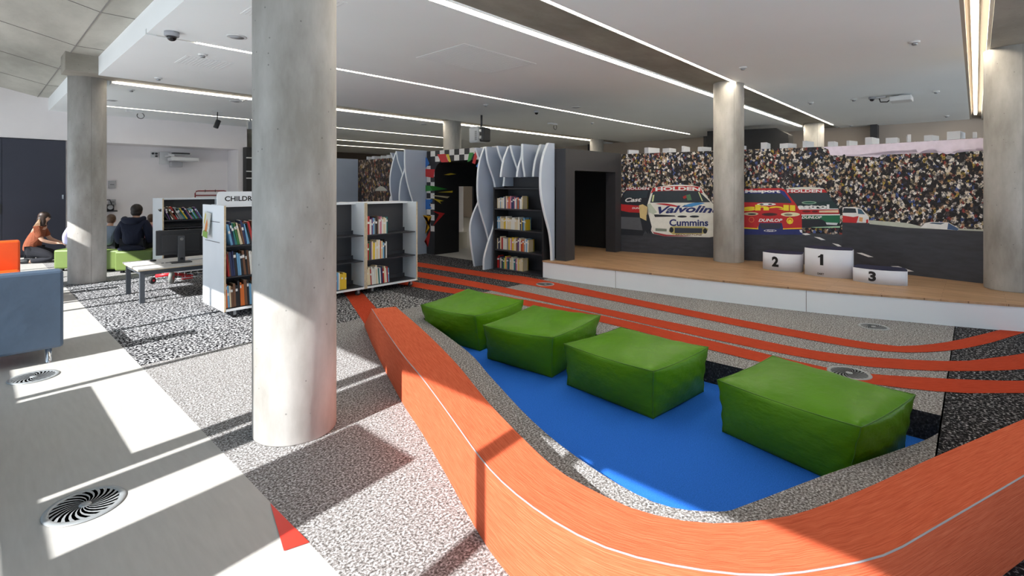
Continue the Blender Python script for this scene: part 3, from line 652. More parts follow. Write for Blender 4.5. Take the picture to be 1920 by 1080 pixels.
# red car
flat('printed_car', [(RD, .012, [(1392, 432), (1392, 356)]+arc(1394, 355, 1466, 353, 1)+[(1471, 355), (1492, 382), (1498, 392), (1503, 402), (1504, 440), (1392, 440)]),
    (NB, .013, [(1392, 358), (1463, 356), (1473, 360), (1486, 380), (1478, 378), (1466, 364), (1392, 364)]), (GL, .014, [(1392, 363), (1465, 363), (1484, 381), (1392, 379)]), (RD, .015, [(1468, 355), (1471, 356), (1491, 384), (1488, 384)]),
    (W_, .014, ellp(1437, 383, 18, 2.5)), (c_(40, 40, 44), .015, ellp(1428, 383, 4, 1.2)), (c_(40, 40, 44), .015, ellp(1444, 383, 4, 1.2)), (c_(90, 26, 30), .014, ellp(1443, 402, 15, 3.2)), (c_(50, 28, 32), .015, ellp(1443, 402, 12, 1.8)), (c_(205, 200, 165), .014, ellp(1482, 402, 18, 4)), (c_(120, 112, 92), .015, ellp(1478, 402.5, 8, 2)), (c_(180, 170, 140), .014, ellp(1408, 401, 14, 3.2)), (DK, .015, ellp(1410, 401.5, 8, 1.6)),
    (NV, .014, [(1392, 428), (1421, 429), (1424, 418), (1466, 418), (1469, 430), (1504, 430), (1504, 440), (1392, 440)]), (YL, .015, [(1392, 426), (1420, 428), (1421, 424), (1422, 430), (1392, 428.5)]), (YL, .015, [(1468, 428.5), (1503, 427), (1503, 428.6), (1468, 430.2)]), (c_(40, 42, 60), .016, [(1424, 419), (1466, 419), (1462, 429), (1428, 429)]),
    (YL, .015, ellp(1481, 414, 6.5, 6.5, 8)), (c_(200, 60, 40), .016, ellp(1481, 414, 4.5, 4.5, 8)), (YL, .017, ellp(1481, 415, 3.5, 3.5, 8)), (c_(190, 90, 50), .015, ellp(1409, 412, 5.5, 5.5, 8)), (RD, .016, ellp(1409, 412, 4, 4, 8)), (c_(210, 215, 220), .016, ellp(1444, 432.5, 12, 2.2)), (NV, .017, ellp(1444, 432.5, 10.5, 1.6)),
    (c_(200, 200, 210), .015, [(1499, 431), (1504, 431), (1504, 437), (1500, 435)])], label='printed red racing car with yellow bonnet lettering')
# green car
flat('printed_car', [(c_(22, 44, 46), .008, [(1470, 353)]+arc(1474, 353, 1540, 352, 2)+[(1548, 357), (1560, 375), (1572, 390), (1575, 402), (1575, 427), (1500, 427), (1480, 380)]),
    (c_(196, 196, 186), .009, arc(1474, 353.5, 1543, 353, 2.5)+[(1546, 355), (1474, 355.5)]), (RD, .010, [(1473, 355), (1546, 355), (1551, 361), (1478, 362)]), (GL, .010, [(1479, 362), (1550, 362), (1560, 377), (1490, 382)]), (c_(120, 150, 130), .011, ellp(1517, 380, 14, 3)), (c_(30, 80, 64), .012, ellp(1517, 380, 11, 1.6)),
    (W_, .011, [(1494, 391), (1571, 391), (1573, 392.5), (1497, 393)]), (RD, .011, [(1497, 393), (1573, 393), (1574, 401), (1500, 402)]), (c_(200, 180, 150), .012, [(1536, 395), (1572, 394), (1572, 398.5), (1536, 398.5)]), (c_(90, 20, 22), .012, ellp(1512, 396.5, 8, 2)), (c_(90, 20, 22), .012, ellp(1528, 396.5, 6, 2)),
    (W_, .012, [(1502, 402), (1575, 401.5), (1575, 403.5), (1503, 404)]), (GR, .011, [(1503, 404), (1575, 403.5), (1574, 418), (1552, 418), (1540, 411), (1504, 411)]), (DK, .011, [(1503, 411), (1540, 411), (1552, 418), (1574, 419), (1574, 426), (1504, 426)]), (c_(190, 195, 200), .012, [(1548, 417), (1571, 418), (1569, 422), (1550, 421)]), (c_(150, 190, 160), .012, [(1520, 426), (1575, 424), (1575, 427), (1530, 427)])], label='printed green and red racing car beside the red one')
# white and red car turning, far
flat('printed_car', [(c_(222, 218, 214), .009, [(1580, 402), (1580, 389), (1588, 388)]+arc(1590, 389, 1606, 389, 1)+[(1616, 392), (1624, 402), (1629, 406), (1630, 418), (1580, 417)]), (GL, .010, [(1580, 399), (1582, 390), (1604, 391), (1606, 399)]), (c_(60, 90, 110), .010, [(1608, 391), (1615, 393), (1622, 402), (1609, 401)]), (c_(178, 40, 44), .010, [(1580, 404), (1600, 407), (1610, 405), (1606, 418), (1580, 417)]), (c_(200, 150, 100), .011, [(1611, 407), (1618, 408), (1617, 416), (1611, 415)]), (RD, .011, [(1624, 412), (1628, 411), (1628, 418), (1624, 418)])], label='small printed white and red racing car in the bend')
flat('printed_car', [(c_(214, 214, 212), .009, [(1726, 428), (1735, 418), (1745, 416), (1778, 417), (1798, 428), (1796, 432), (1726, 427)]), (c_(70, 90, 110), .010, [(1742, 419), (1748, 417), (1772, 418), (1764, 421)]), (c_(60, 84, 120), .010, [(1778, 418), (1798, 429), (1795, 432), (1776, 430)])], label='low printed white car at the right of the track')
def mtext(txt, x0, y0, x1, y1, mt, off, bold=.02, shear=0, bow=0, name='printed_lettering', slope=0, parent=mural):
    mb = MB(); mb.m(mt)
    text_on(mb, txt, lambda u, v: onwall(x0+(x1-x0)*u, y1+slope*u+(y0-y1)*v-bow*4*u*(1-u), off), bold, shear)
    o = mb.build(name, None, parent); o['label'] = 'printed word ' + txt; return o
WT = c_(240, 236, 230)
mtext('HOLDEN', 1229, 351.5, 1313, 358.5, WT, .018, .04, bow=1.5)
mtext('HOLDEN', 1174, 351.5, 1217, 356, WT, .018, .03, bow=.6)
mtext('Cast', 1172, 371, 1203, 379, WT, .018, .03, .3, slope=-1)
mtext('DUN', 1185, 388.5, 1199, 392, WT, .018, .02, .2)
mtext('Valvoline', 1234, 388, 1352, 401.5, NV, .018, .03, .35, bow=3)
mtext('Cummins', 1255, 411, 1328, 424, NV, .018, .03)
mtext('BRIDGESTONE', 1266, 438.3, 1317, 442, BRN, .018, .02, .3)
mtext('Masport', 1397, 356, 1463, 363.5, WT, .018, .05, bow=1)
mtext('shell', 1394, 385, 1491, 396, YL, .018, .05, bow=1.5)
mtext('DUNLOP', 1422, 410, 1467, 416, WT, .018, .03, .3)
mtext('HOLDEN', 1476, 355.8, 1541, 361.2, WT, .018, .03, bow=.5)
mtext('astrol', 1496, 383.5, 1555, 391, WT, .018, .05)
mtext('DUNLOP', 1503, 405, 1541, 410, WT, .018, .03, .3)
mtext('Ford', 1438, 431, 1450, 434, WT, .019, .02, .3)
# tabs of the support fins above the mural
for P0, P1, L0 in ((A1, A2, 11), (A2, A3, 7)):
    for k in range(L0):
        a = P0.lerp(P1, (k+.5)/L0); mb = MB(); mb.box((a.x+.02, a.y-.012-.05*(k % 3), MT), (a.x+.30+.1*(k % 2), a.y+.03, MT+.085+.03*(k % 2)), rz=-.25+.12*(k % 4)); mb.build('support_tab', mat('tab white', (.60, .62, .66), .6), mural)

# things seen above the mural, far behind
mb = MB(); mb.m(M_black); p = [onX(1326, 246, 15.5), onX(1455, 240, 15.5), onX(1478, 252, 15.5), (15.5, onX(1483, 300, 15.5)[1], 0), (15.5, onX(1326, 300, 15.5)[1], 0)]
mb.extr(p, (.5, 0, 0)); tag(mb.build('angular_canopy'), 'black angular canopy seen above the mural, behind the stage column', 'canopy')
for x, wq in ((1638, 13), (1322, 6), (1108, 12)):
    a = onX(x-wq/2, 300, 17.6); b = onX(x+wq/2, 300, 17.6)
    mb = MB(); mb.box((17.6, a[1], 0), (17.99, b[1], 3.42)); struct(mb.build('trim_8', M_char))

# ------------------------------------------------------------------ podium blocks
def podium(p0, p1, h, label, num, depth=.5, sub_txt=None):
    # p0, p1: front ends on the stage; bowed front; deep towards the mural
    a = Vector(p0); b = Vector(p1); e = b-a; nn = Vector((-e.y, e.x)).normalized(); nn = nn if nn.x > 0 else -nn
    t = empty('podium_block', ((a.x+b.x)/2, (a.y+b.y)/2, .3), label, 'winners podium', 'three winners podium blocks on the stage')
    fr = [a+e*(i/16)-nn*(.10*4*(i/16)*(1-i/16)) for i in range(17)]
    foot = [tuple(q) for q in fr]+[tuple(b+nn*.14), tuple(b+nn*.33-e*.06), tuple(a+nn*.33+e*.06), tuple(a+nn*.14)]
    mb = MB(); mb.m(M_podw); mb.prism(foot, .3, .3+h, True); body = mb.build('fabric_skirt', None, t)
    cx = sum(q[0] for q in foot)/len(foot); cy = sum(q[1] for q in foot)/len(foot)
    mb = MB(); mb.m(M_podt); mb.prism([(cx+(q[0]-cx)*.985, cy+(q[1]-cy)*.985) for q in foot], .3+h, .3+h+.006); mb.build('top', None, t)
    def fn(u, v, u0, u1, v0, v1):
        uu = u0+(u1-u0)*u; q = a+e*uu-nn*(.10*4*uu*(1-uu)+.004); return (q.x, q.y, .3+h*(v0+(v1-v0)*v))
    wd = e.length; body_ = body; nh = (.16 if num != '3' else .135)/h; cu = .37; nw = .5*nh*h*(.42 if num == '1' else .62)/wd
    mb = MB(); mb.m(M_text)
    if num == '1': mb.poly([fn(u, v, cu-nw, cu+nw, .62-nh/2, .62+nh/2) for u, v in ((.38, 0), (1, 0), (1, 1), (.5, 1), (.36, .88), (0, .80), (0, .66), (.38, .72))]); bmesh.ops.triangulate(mb.bm, faces=mb.bm.faces[:])
    else: text_on(mb, num, lambda u, v: fn(u, v, cu-nw, cu+nw, .62-nh/2 if num == '1' else .52-nh/2, .62+nh/2 if num == '1' else .52+nh/2), .05)
    o = mb.build('number', None, body)
    if sub_txt:
        mb = MB(); mb.m(M_text); text_on(mb, sub_txt, lambda u, v: fn(u, v, .30, .44, .07, .14), .03); mb.build('small_lettering', None, body)
q = lambda x, y: onZ(x, y, .3)[:2]
podium((8.60, 2.50), (8.62, 1.955), .27, 'white podium block numbered 2, left of the tallest one', '2')
podium((8.47, 1.88), (8.50, 1.285), .40, 'tallest white podium block, numbered 1, in the middle', '1', sub_txt='DART')
podium((8.33, 1.255), (8.38, .66), .19, 'lowest white podium block, numbered 3, at the right', '3')

# ------------------------------------------------------------------ dark booth on the stage
booth = empty('stage_booth', (8.0, 5.9, .3), 'charcoal box-shaped booth with a dark opening at the left end of the stage', 'booth')
mb = MB(); mb.m(M_char)
Z1 = 2.28
mb.box((7.09, 5.28, .3), (7.36, 5.50, Z1)); mb.box((7.36, 5.28, 1.90), (8.96, 5.50, Z1)); mb.box((8.74, 5.28, .3), (8.96, 5.50, 1.90)); mb.build('portal_frame', None, booth)
mb = MB(); mb.m(M_black); mb.box((7.36, 5.50, .3), (7.46, 6.95, Z1)); mb.box((7.36, 6.85, .3), (9.3, 6.95, Z1)); mb.box((9.2, 5.5, .3), (9.3, 6.85, Z1)); mb.box((7.36, 5.5, 2.2), (9.3, 6.95, Z1)); mb.build('interior_lining', None, booth)

# ------------------------------------------------------------------ black wall bookcase with wavy fins
def books_row(x, y, z, dirv, n, hmin, hmax, depth, lab, group, cols, lean=0., thick=(.012, .03), facing=None, tot=None):
    """stand books side by side starting at (x,y), running along dirv; depth runs to the left-hand normal"""
    d = Vector((dirv[0], dirv[1], 0)).normalized(); nrm = Vector((-d.y, d.x, 0)); pos = 0; k = 0
    while k < n:
        th = R.uniform(*thick); h = R.uniform(hmin, hmax); dp = depth*R.uniform(.8, 1)
        cname, col = R.choice(cols)
        me = bpy.data.meshes.new('book'); bm_ = bmesh.new()
        c0 = mat('book ' + cname, col, .45, srgb=True); c1 = mat('book pages', (.72, .68, .58), .8)
        # cover shell with a recessed page block
        def bx(x0, x1, y0, y1, z0, z1, mi):
            V_ = [bm_.verts.new(p) for p in [(x0,y0,z0),(x1,y0,z0),(x1,y1,z0),(x0,y1,z0),(x0,y0,z1),(x1,y0,z1),(x1,y1,z1),(x0,y1,z1)]]
            for q_ in ((0,3,2,1),(4,5,6,7),(0,1,5,4),(1,2,6,5),(2,3,7,6),(3,0,4,7)): bm_.faces.new([V_[i] for i in q_]).material_index = mi
        bx(0, .0018, 0, dp, 0, h, 0); bx(th-.0018, th, 0, dp, 0, h, 0); bx(.0018, th-.0018, 0, .0018, 0, h, 0); bx(.0018, th-.0018, .0018, dp-.004, .003, h-.003, 1)
        bz = R.uniform(.55, .8)*h; c2 = mat('book band', (.8, .8, .78), .5)
        if R.random() < .6: bx(.001, th-.001, -.0006, .0, bz, bz+h*.12, 2)
        bm_.to_mesh(me); bm_.free(); me.materials.append(c0); me.materials.append(c1); me.materials.append(c2)
        o = bpy.data.objects.new('book', me); COL.objects.link(o)
        p = Vector((x, y, z))+d*pos
        ang = math.atan2(d.y, d.x); le = lean*R.uniform(.7, 1.15) if lean else 0
        M_ = Matrix.Translation(p+Vector((0, 0, .001)))@Matrix.Rotation(ang, 4, 'Z')
        if le > 0: M_ = M_@Matrix.Translation((th, 0, 0))@Matrix.Rotation(le, 4, 'Y')@Matrix.Translation((-th, 0, 0))
        elif le < 0: M_ = M_@Matrix.Rotation(le, 4, 'Y')
        o.matrix_world = M_; o.location = M_.translation; o.rotation_euler = M_.to_euler()
        ords = ['first', 'second', 'third', 'fourth', 'fifth', 'sixth', 'seventh', 'eighth', 'ninth', 'tenth', 'eleventh', 'twelfth', 'thirteenth', 'fourteenth', 'fifteenth', 'sixteenth', 'seventeenth', 'eighteenth', 'nineteenth', 'twentieth', 'twenty-first', 'twenty-second', 'twenty-third', 'twenty-fourth', 'twenty-fifth', 'twenty-sixth', 'twenty-seventh', 'twenty-eighth']
        tag(o, '%s book, %s from left on %s' % (cname, ords[k], lab), 'book', group)
        pos += th/max(.6, math.cos(le))+.0015; k += 1
    return pos
PAL = [('white', (225, 224, 218)), ('cream', (222, 208, 176)), ('red', (176, 36, 34)), ('navy', (36, 48, 92)), ('blue', (110, 165, 205)), ('teal', (40, 120, 120)), ('green', (60, 120, 62)), ('yellow', (224, 190, 52)), ('orange', (214, 110, 44)), ('black', (30, 30, 34)), ('grey', (140, 140, 142)), ('pink', (206, 130, 150)), ('purple', (96, 66, 120)), ('brown', (110, 76, 54))]
PALW = PAL[:2]*4+[PAL[4], PAL[2], PAL[3], PAL[7], PAL[8], PAL[9], PAL[11]]
bcase = empty('wall_bookcase', (7.12, 6.26, 0), 'tall black bookcase with four rows of books between wavy grey fins', 'bookcase')
X0, X1, Y0, Y1 = 6.92, 7.33, 5.645, 6.90
mb = MB(); mb.box((X0, Y0, 0), (X1, Y0+.03, 1.60)); mb.build('side_panel', M_black, bcase)
mb = MB(); mb.box((X0, Y1-.03, 0), (X1, Y1, 1.60)); mb.build('side_panel', M_black, bcase)
mb = MB(); mb.box((X1-.02, Y0, 0), (X1, Y1, 1.60)); mb.box((X1-.04, Y0-.03, 1.60), (X1+.0, Y1, 2.3)); mb.build('back_panel', M_char, bcase)
SH = (.03, .40, .795, 1.19, 1.585)
for z in SH:
    mb = MB(); mb.box((X0+.005, Y0+.03, z-.022), (X1-.02, Y1-.03, z)); mb.build('shelf', M_shelf, bcase)
names = ('the bottom shelf', 'the second shelf', 'the third shelf', 'the top row')
for k, nb in enumerate((22, 26, 24, 22)):
    off = books_row(X0+.07, Y1-.035, SH[k], (0, -1), nb, .19 if k > 1 else .20, .245 if k < 3 else .25, .15, names[k]+' of the black bookcase', 'books on the black wall bookcase', PALW if k > 1 else PAL+PALW, thick=(.018, .042))
    # wire book end
    yy = Y1-.035-off-.01
    mb = MB(); mb.tube([(X0+.06, yy, SH[k]+.002), (X0+.06, yy, SH[k]+.23), (X0+.2, yy, SH[k]+.23), (X0+.2, yy, SH[k]+.002)], .006, 6)
    tag(mb.build('book_end', mat('blue wire', (.10, .30, .5), .4) if k == 2 else (mat('yellow wire', (.65, .5, .03), .4))), 'thin %s wire book end on %s of the black wall bookcase' % ('blue' if k == 2 else 'yellow', names[k]), 'book end')

def fin(Y, edge, zb, zt, Xb, label, th=.035):
    """edge: (px,py) sight points of the wavy front edge, from top to bottom"""
    pts = [onY(x, y, Y) for x, y in edge]; pr = sorted([(p[2], p[0]) for p in pts])
    zs = [p[0] for p in pr]; xs = [p[1] for p in pr]
    prof = smooth([(a, b) for a, b in zip(zs, xs)], 5)
    prof = [(min(max(z, zb), zt), x) for z, x in prof]
    prof[0] = (zb, prof[0][1]); prof[-1] = (zt, prof[-1][1])
    t = empty('wavy_fin', (Xb, Y, zb), label, 'decorative fin', 'wavy grey fins around the bookcases')
    mb = MB(); out = [(x+.012, Y, z) for z, x in prof]+[(Xb, Y, zt), (Xb, Y, zb)]
    mb.extr(out, (0, th, 0)); bd = mb.build('board', M_fin, t)
    mb = MB(); n_ = len(prof)
    A_ = [(x, Y-.002, z) for z, x in prof]; B_ = [(x+.012, Y-.002, z) for z, x in prof]
    # the pale edge wraps the front of the board
    for i in range(n_-1):
        a0, a1 = prof[i], prof[i+1]
        P_ = lambda z, x, yy: (x, yy, z)
        mb.poly([P_(*a0, Y-.003), P_(*a1, Y-.003), P_(*a1, Y+th+.003), P_(*a0, Y+th+.003)], True)
        mb.poly([P_(*a0, Y-.003), P_(*a1, Y-.003), (a1[1]+.014, Y-.003, a1[0]), (a0[1]+.014, Y-.003, a0[0])], True)
        mb.poly([P_(*a0, Y+th+.003), P_(*a1, Y+th+.003), (a1[1]+.014, Y+th+.003, a1[0]), (a0[1]+.014, Y+th+.003, a0[0])], True)
    mb.build('edge_band', M_finedge, bd)
c5 = lambda x, y: (880+x/3.177, 200+y/3.177)
E5 = lambda *p: [c5(*q_) for q_ in p]
fin(7.42, E5((30, 230), (50, 285), (70, 340), (85, 430), (62, 545), (20, 650), (6, 720), (10, 800), (20, 880), (32, 948)), 0, 2.40, 7.34, 'leftmost wavy grey fin beside the tunnel arch, bulging out near the floor')
fin(7.13, E5((97, 225), (62, 330), (50, 450), (55, 570), (78, 660), (105, 750), (122, 840), (118, 950)), 0, 2.40, 7.34, 'second wavy grey fin, bulging left at mid height')
fin(6.98, E5((99, 225), (112, 330), (150, 450), (160, 560), (148, 700), (110, 820), (90, 900), (87, 965)), 0, 2.39, 7.30, 'third wavy grey fin, touching the left side of the black bookcase')
fin(6.70, E5((165, 223), (182, 285), (207, 350), (211, 410), (205, 478)), 1.62, 2.39, 7.28, 'short wavy fin standing on the left top of the black bookcase')
fin(6.50, E5((243, 218), (222, 270), (203, 325), (190, 405)), 1.79, 2.38, 7.28, 'short hanging fin bulging left over the black bookcase')
fin(6.33, E5((245, 218), (258, 280), (280, 345), (300, 405)), 1.79, 2.38, 7.28, 'short hanging fin sloping right over the middle of the bookcase')
fin(6.16, E5((318, 208), (314, 290), (297, 350), (286, 405)), 1.79, 2.39, 7.28, 'narrow hanging fin in the middle above the black bookcase')
fin(6.05, E5((318, 208), (318, 290), (323, 350), (332, 405)), 1.79, 2.39, 7.28, 'broad hanging fin right of the middle above the bookcase')
fin(5.80, E5((430, 211), (410, 270), (393, 330), (383, 405)), 1.79, 2.38, 7.28, 'short hanging fin second from the right above the bookcase')
fin(5.51, E5((472, 207), (442, 290), (426, 390), (428, 520), (450, 640), (478, 750), (488, 830), (492, 906)), .3, 2.38, 7.07, 'tall wavy grey fin at the right, between black bookcase and booth')

# ------------------------------------------------------------------ chequered tunnel arch
arch = empty('tunnel_arch', (7.6, 8.6, 0), 'black tunnel arch with a chequered and colourful painted front', 'arch')
AY0, AY1, AX, AZ_ = 7.47, 9.70, 7.46, 2.46
def roundrect(y0, y1, z1, r, n=8):
    pts = [(y0, 0), (y0, z1-r)]+[(y0+r-r*math.cos(PI/2*i/n), z1-r+r*math.sin(PI/2*i/n)) for i in range(1, n+1)]
    pts += [(y1-r+r*math.sin(PI/2*i/n), z1-r+r*math.cos(PI/2*i/n)) for i in range(0, n+1)]+[(y1, 0)]
    return pts
op = roundrect(7.72, 9.40, 2.20, .30)
mb = MB(); mb.m(M_black)
outl = [(AY0, 0)]+op+[(AY1, 0), (AY1, AZ_), (AY0, AZ_)]
mb.extr([(AX, p[0], p[1]) for p in outl], (.08, 0, 0))
n_ = len(op)
for i in range(n_-1):    # tunnel lining; the left wall has a side opening
    a, b = op[i], op[i+1]
    if abs(a[0]-9.40) < .001 and abs(b[0]-9.40) < .001:
        mb.box((AX+.08, 9.40, 0), (8.22, 9.46, a[1])); mb.box((8.22, 9.40, 1.62), (8.95, 9.46, a[1])); mb.box((8.72, 9.40, 0), (8.95, 9.46, 1.62))
    else: mb.poly([(AX+.08, a[0], a[1]), (8.95, a[0], a[1]), (8.95, b[0], b[1]), (AX+.08, b[0], b[1])], True)
mb.extr([(8.95, p[0], p[1]) for p in op], (.06, 0, 0))
mb.build('tunnel_shell', None, arch)
mb = MB(); mb.m(M_wallw); mb.box((8.1, 10.0, 0), (8.9, 10.1, 2.2)); mb.m(mat('cream plinth', (.55, .52, .45), .6)); mb.box((8.1, 9.85, 0), (8.9, 10.0, .42)); mb.build('side_niche', None, arch)
# painted front: checks and spikes
def face(mbx, pts, off=.003): mbx.poly([(AX-off, onX(x, y, AX)[1], onX(x, y, AX)[2]) for x, y in pts])
CW = mat('check white', (.68, .68, .66), .5); CB = mat('check black', (.02, .02, .022), .5)
mb = MB()
for r_ in range(2):
    for k in range(13):
        y0 = AY1-.15-k*.172; mb.m(CW if (k+r_) % 2 else CB); z0 = 2.20+r_*.13
        mb.poly([(AX-.002, y0, z0), (AX-.002, y0-.172, z0), (AX-.002, y0-.172, z0+.13), (AX-.002, y0, z0+.13)])
mb.build('chequered_band', None, arch); mb = MB()
for k in range(12):
    for c2 in range(2):
        z0 = .55+k*.13; y0 = AY1-c2*.15; mb.m(CW if (k+c2) % 2 else CB)
        mb.poly([(AX-.002, y0, z0), (AX-.002, y0-.15, z0), (AX-.002, y0-.15, z0+.13), (AX-.002, y0, z0+.13)])
mb.build('chequered_band', None, arch)
PR, PB, PG, PY, PO = mat('paint red', (.55, .03, .03), .5), mat('paint blue', (.03, .16, .5), .5), mat('paint green', (.03, .25, .04), .5), mat('paint yellow', (.75, .58, .05), .5), mat('paint amber', (.7, .38, .02), .5)
c4 = lambda x, y: (610+x/4.5, 260+y/4.5)
mb = MB()
for mt, pts in ((PR, ((945, 133), (1015, 128), (1040, 198), (980, 200))), (PY, ((1018, 133), (1042, 130), (1062, 196), (1045, 198))), (PG, ((1215, 118), (1255, 117), (1225, 188), (1200, 196))), (PR, ((1265, 116), (1290, 122), (1265, 215), (1240, 205))), (PB, ((1300, 190), (1310, 210), (1290, 250), (1272, 232))),
                (PB, ((822, 140), (860, 165), (880, 210), (850, 245), (824, 235))), (PR, ((824, 255), (925, 258), (915, 330), (824, 318))), (PG, ((824, 393), (905, 398), (905, 440), (824, 446))), (PB, ((824, 512), (905, 512), (880, 560), (900, 590), (824, 600)))):
    mb.m(mt); face(mb, [c4(*q_) for q_ in pts], .005)
mb.build('painted_spikes', None, arch)
mb = MB()
def lw(pts): mb.poly([onY(*c4(*q_), 9.396) for q_ in pts])
for mt, pts in ((PG, ((880, 400), (905, 398), (1030, 425), (905, 440))), (PY, ((950, 452), (1075, 440), (1072, 455))), (mat('paint cream', (.6, .55, .35), .5), ((905, 476), (1050, 488), (1030, 503), (915, 484))), (PY, ((903, 502), (1000, 525), (965, 530), (978, 550))),
                (PR, ((905, 610), (1008, 630), (905, 742), (960, 640))), (PO, ((822, 645), (895, 655), (872, 690), (865, 720), (880, 750), (840, 808), (862, 745), (846, 705), (862, 670))), (PR, ((885, 770), (882, 830), (865, 915), (850, 850), (835, 868))), (PR, ((940, 255), (1040, 275), (1070, 285), (960, 282))), (PY, ((1000, 305), (1060, 290), (1105, 300), (1040, 308))), (PB, ((880, 515), (905, 515), (900, 545)))):
    mb.m(mt); lw(pts)
bmesh.ops.triangulate(mb.bm, faces=mb.bm.faces[:])
mb.build('painted_spikes', None, arch)

# second fin unit and brown crowd mural
E4 = lambda *p: [c4(*q_) for q_ in p]
fin(9.74, E4((672, 95), (672, 230), (690, 360), (720, 470), (742, 560), (745, 760), (742, 965)), 0, 2.48, 7.52, 'broad grey fin at the left of the chequered arch')
fin(10.05, E4((675, 100), (672, 245), (640, 350), (628, 440), (626, 525), (640, 700), (650, 940)), 0, 2.48, 7.52, 'grey fin second from the arch, curving behind the white bookcase')
fin(10.35, E4((600, 100), (615, 190), (650, 290), (668, 380), (660, 500), (650, 930)), 0, 2.48, 7.52, 'grey fin crossing to the right, third from the arch')
fin(10.65, E4((600, 105), (570, 200), (548, 320), (550, 430), (562, 525), (580, 900)), 0, 2.48, 7.52, 'grey fin bulging left in front of the brown crowd mural')
fin(10.95, E4((548, 108), (575, 180), (600, 300), (590, 450), (545, 525), (560, 890)), 0, 2.48, 7.52, 'outermost grey fin beside the brown crowd mural')
t = empty('crowd_mural', (8.06, 12.3, 0), 'brown-toned wall print of a crowd with umbrellas behind the white bookcases', 'mural')
mb = MB(); mb.box((8.0, 10.9, 0), (8.12, 13.75, 2.42)); mb.build('backing_wall', M_fin, t)
mb = MB(); mb.box((7.996, 10.9, .01), (7.999, 13.75, 2.419)); mb.build('printed_crowd', M_crowd2, t)
mb = MB()
for cx, cy, rx, ry, mt in ((638, 356, 18, 10, mat('print amber', (.45, .28, .03), .6)), (715, 358, 12, 9, mat('print pale', (.5, .5, .45), .6)), (660, 318, 12, 6, mat('print rust', (.3, .07, .03), .6))):
    mb.m(mt); mb.poly([(7.994, onX(x, y, 8.0)[1], onX(x, y, 8.0)[2]) for x, y in arc(cx-rx, cy, cx+rx, cy, ry)])
mb.build('printed_umbrellas', None, t)
for k in range(7):
    y = 11.0+k*.38; mb = MB(); mb.box((8.02, y, 2.42), (8.35, y+.05+.09*(k % 2), 2.51)); mb.build('support_tab', MATS['tab white'], t)
fin(13.78, [(618, 295), (617, 320), (617, 350), (617, 400)], 0, 2.45, 8.0, 'plain grey fin at the far left end of the brown crowd mural')

# projector on edge above the arch fins
c = Vector(onX(901, 268, 8.6)); t = empty('short_throw_projector', tuple(c), 'white projector turned on its side, standing above the wavy fins by the arch', 'projector')
s_ = c
mb = MB(); mb.box((c.x-.1, c.y+.0, c.z), (c.x+.26, c.y+.34, c.z+.42)); mb.build('body', M_wplast, t, .06)
mb = MB()
for k in range(8): mb.box((c.x-.106, c.y+.03, c.z+.07+k*.03), (c.x-.1, c.y+.1, c.z+.083+k*.03))
mb.build('vent_slots', M_plastg, t)
mb = MB(); mb.box((c.x-.05, c.y-.14, c.z+.03), (c.x+.22, c.y-.001, c.z+.38)); mb.build('rear_plate', M_plast, t, .03)
mb = MB(); mb.box((c.x-.075, c.y-.1, c.z+.10), (c.x-.052, c.y-.02, c.z+.17)); mb.box((c.x-.075, c.y-.1, c.z+.26), (c.x-.052, c.y-.02, c.z+.33)); mb.build('brackets', M_steel, t)
mb = MB(); mb.tube([(c.x+.08, c.y+.05, c.z+.42), (c.x+.08, c.y+.05, 3.4)], .025, 10); mb.build('ceiling_rod', M_plastg, t)

# ================================================================== rolling double-sided white bookcases
def castor(x, y, parent, r=.038):
    mb = MB(); Mx = Matrix.Rotation(PI/2, 4, 'X')
    mb.m(M_steel); mb.box((x-.012, y-.022, r-.005), (x+.02, y-.018, .092)); mb.box((x-.012, y+.018, r-.005), (x+.02, y+.022, .092)); mb.box((x-.018, y-.022, .078), (x+.022, y+.022, .092))
    cs = mb.build('castor', None, parent); mb = MB(); mb.lathe([(r*.5, -.016), (r, -.012), (r, .012), (r*.5, .016)], (x, y, r), 20, Mx); mb.build('wheel', M_rubber, cs)
def bay(x0, x1, y0, y1, z1, label, tray=True):
    t = empty('rolling_bookcase', ((x0+x1)/2, (y0+y1)/2, 0), label, 'bookcase', 'white bookcases on castors')
    zb = .092; th = .024; e = .0015; yc = (y0+y1)/2
    for xs in ((x0+e, x0+th), (x1-th, x1-e)):
        mb = MB(); mb.m(M_white); mb.box((xs[0], y0+.004, zb), (xs[1], y1-.004, z1)); mb.m(M_cream); mb.box((xs[0]+.001, y0, zb), (xs[1]-.001, y0+.004, z1)); mb.build('side_panel', None, t)
    mb = MB(); mb.m(M_white); mb.box((x0+th, y0+.004, zb), (x1-th, y1-.004, zb+.025)); mb.m(M_white); mb.box((x0+th, y0, zb), (x1-th, y0+.004, zb+.025)); mb.build('bottom_panel', None, t)
    mb = MB(); mb.m(M_white); mb.box((x0+th, yc-.14, z1-.025), (x1-th, yc+.14, z1+.004)); mb.build('top_panel', None, t)
    mb = MB(); mb.m(M_char); mb.box((x0+th, yc-.01, zb+.025), (x1-th, yc+.01, z1-.025)); mb.build('back_panel', None, t)
    for z in (.125, .505, .885):
        for sgn in (-1, 1):
            mb = MB(); mb.m(M_shelf)
            a, b = (y0+.03, yc-.01) if sgn < 0 else (yc+.01, y1-.03)
            mb.box((x0+th, a, z-.015), (x1-th, b, z)); 
            bb = (yc-.06, yc-.05) if sgn < 0 else (yc+.05, yc+.06); mb.box((x0+th, bb[0], z), (x1-th, bb[1], z+.055)); mb.build('shelf', None, t)
    for cx in (x0+.13, x1-.10):
        for cy in (y0+.06, y1-.06): castor(cx, cy, t)
    return t
bay(3.992, 4.93, 6.65, 7.42, 1.366, 'white bookcase on castors with three rows of books, nearest the chequered arch')
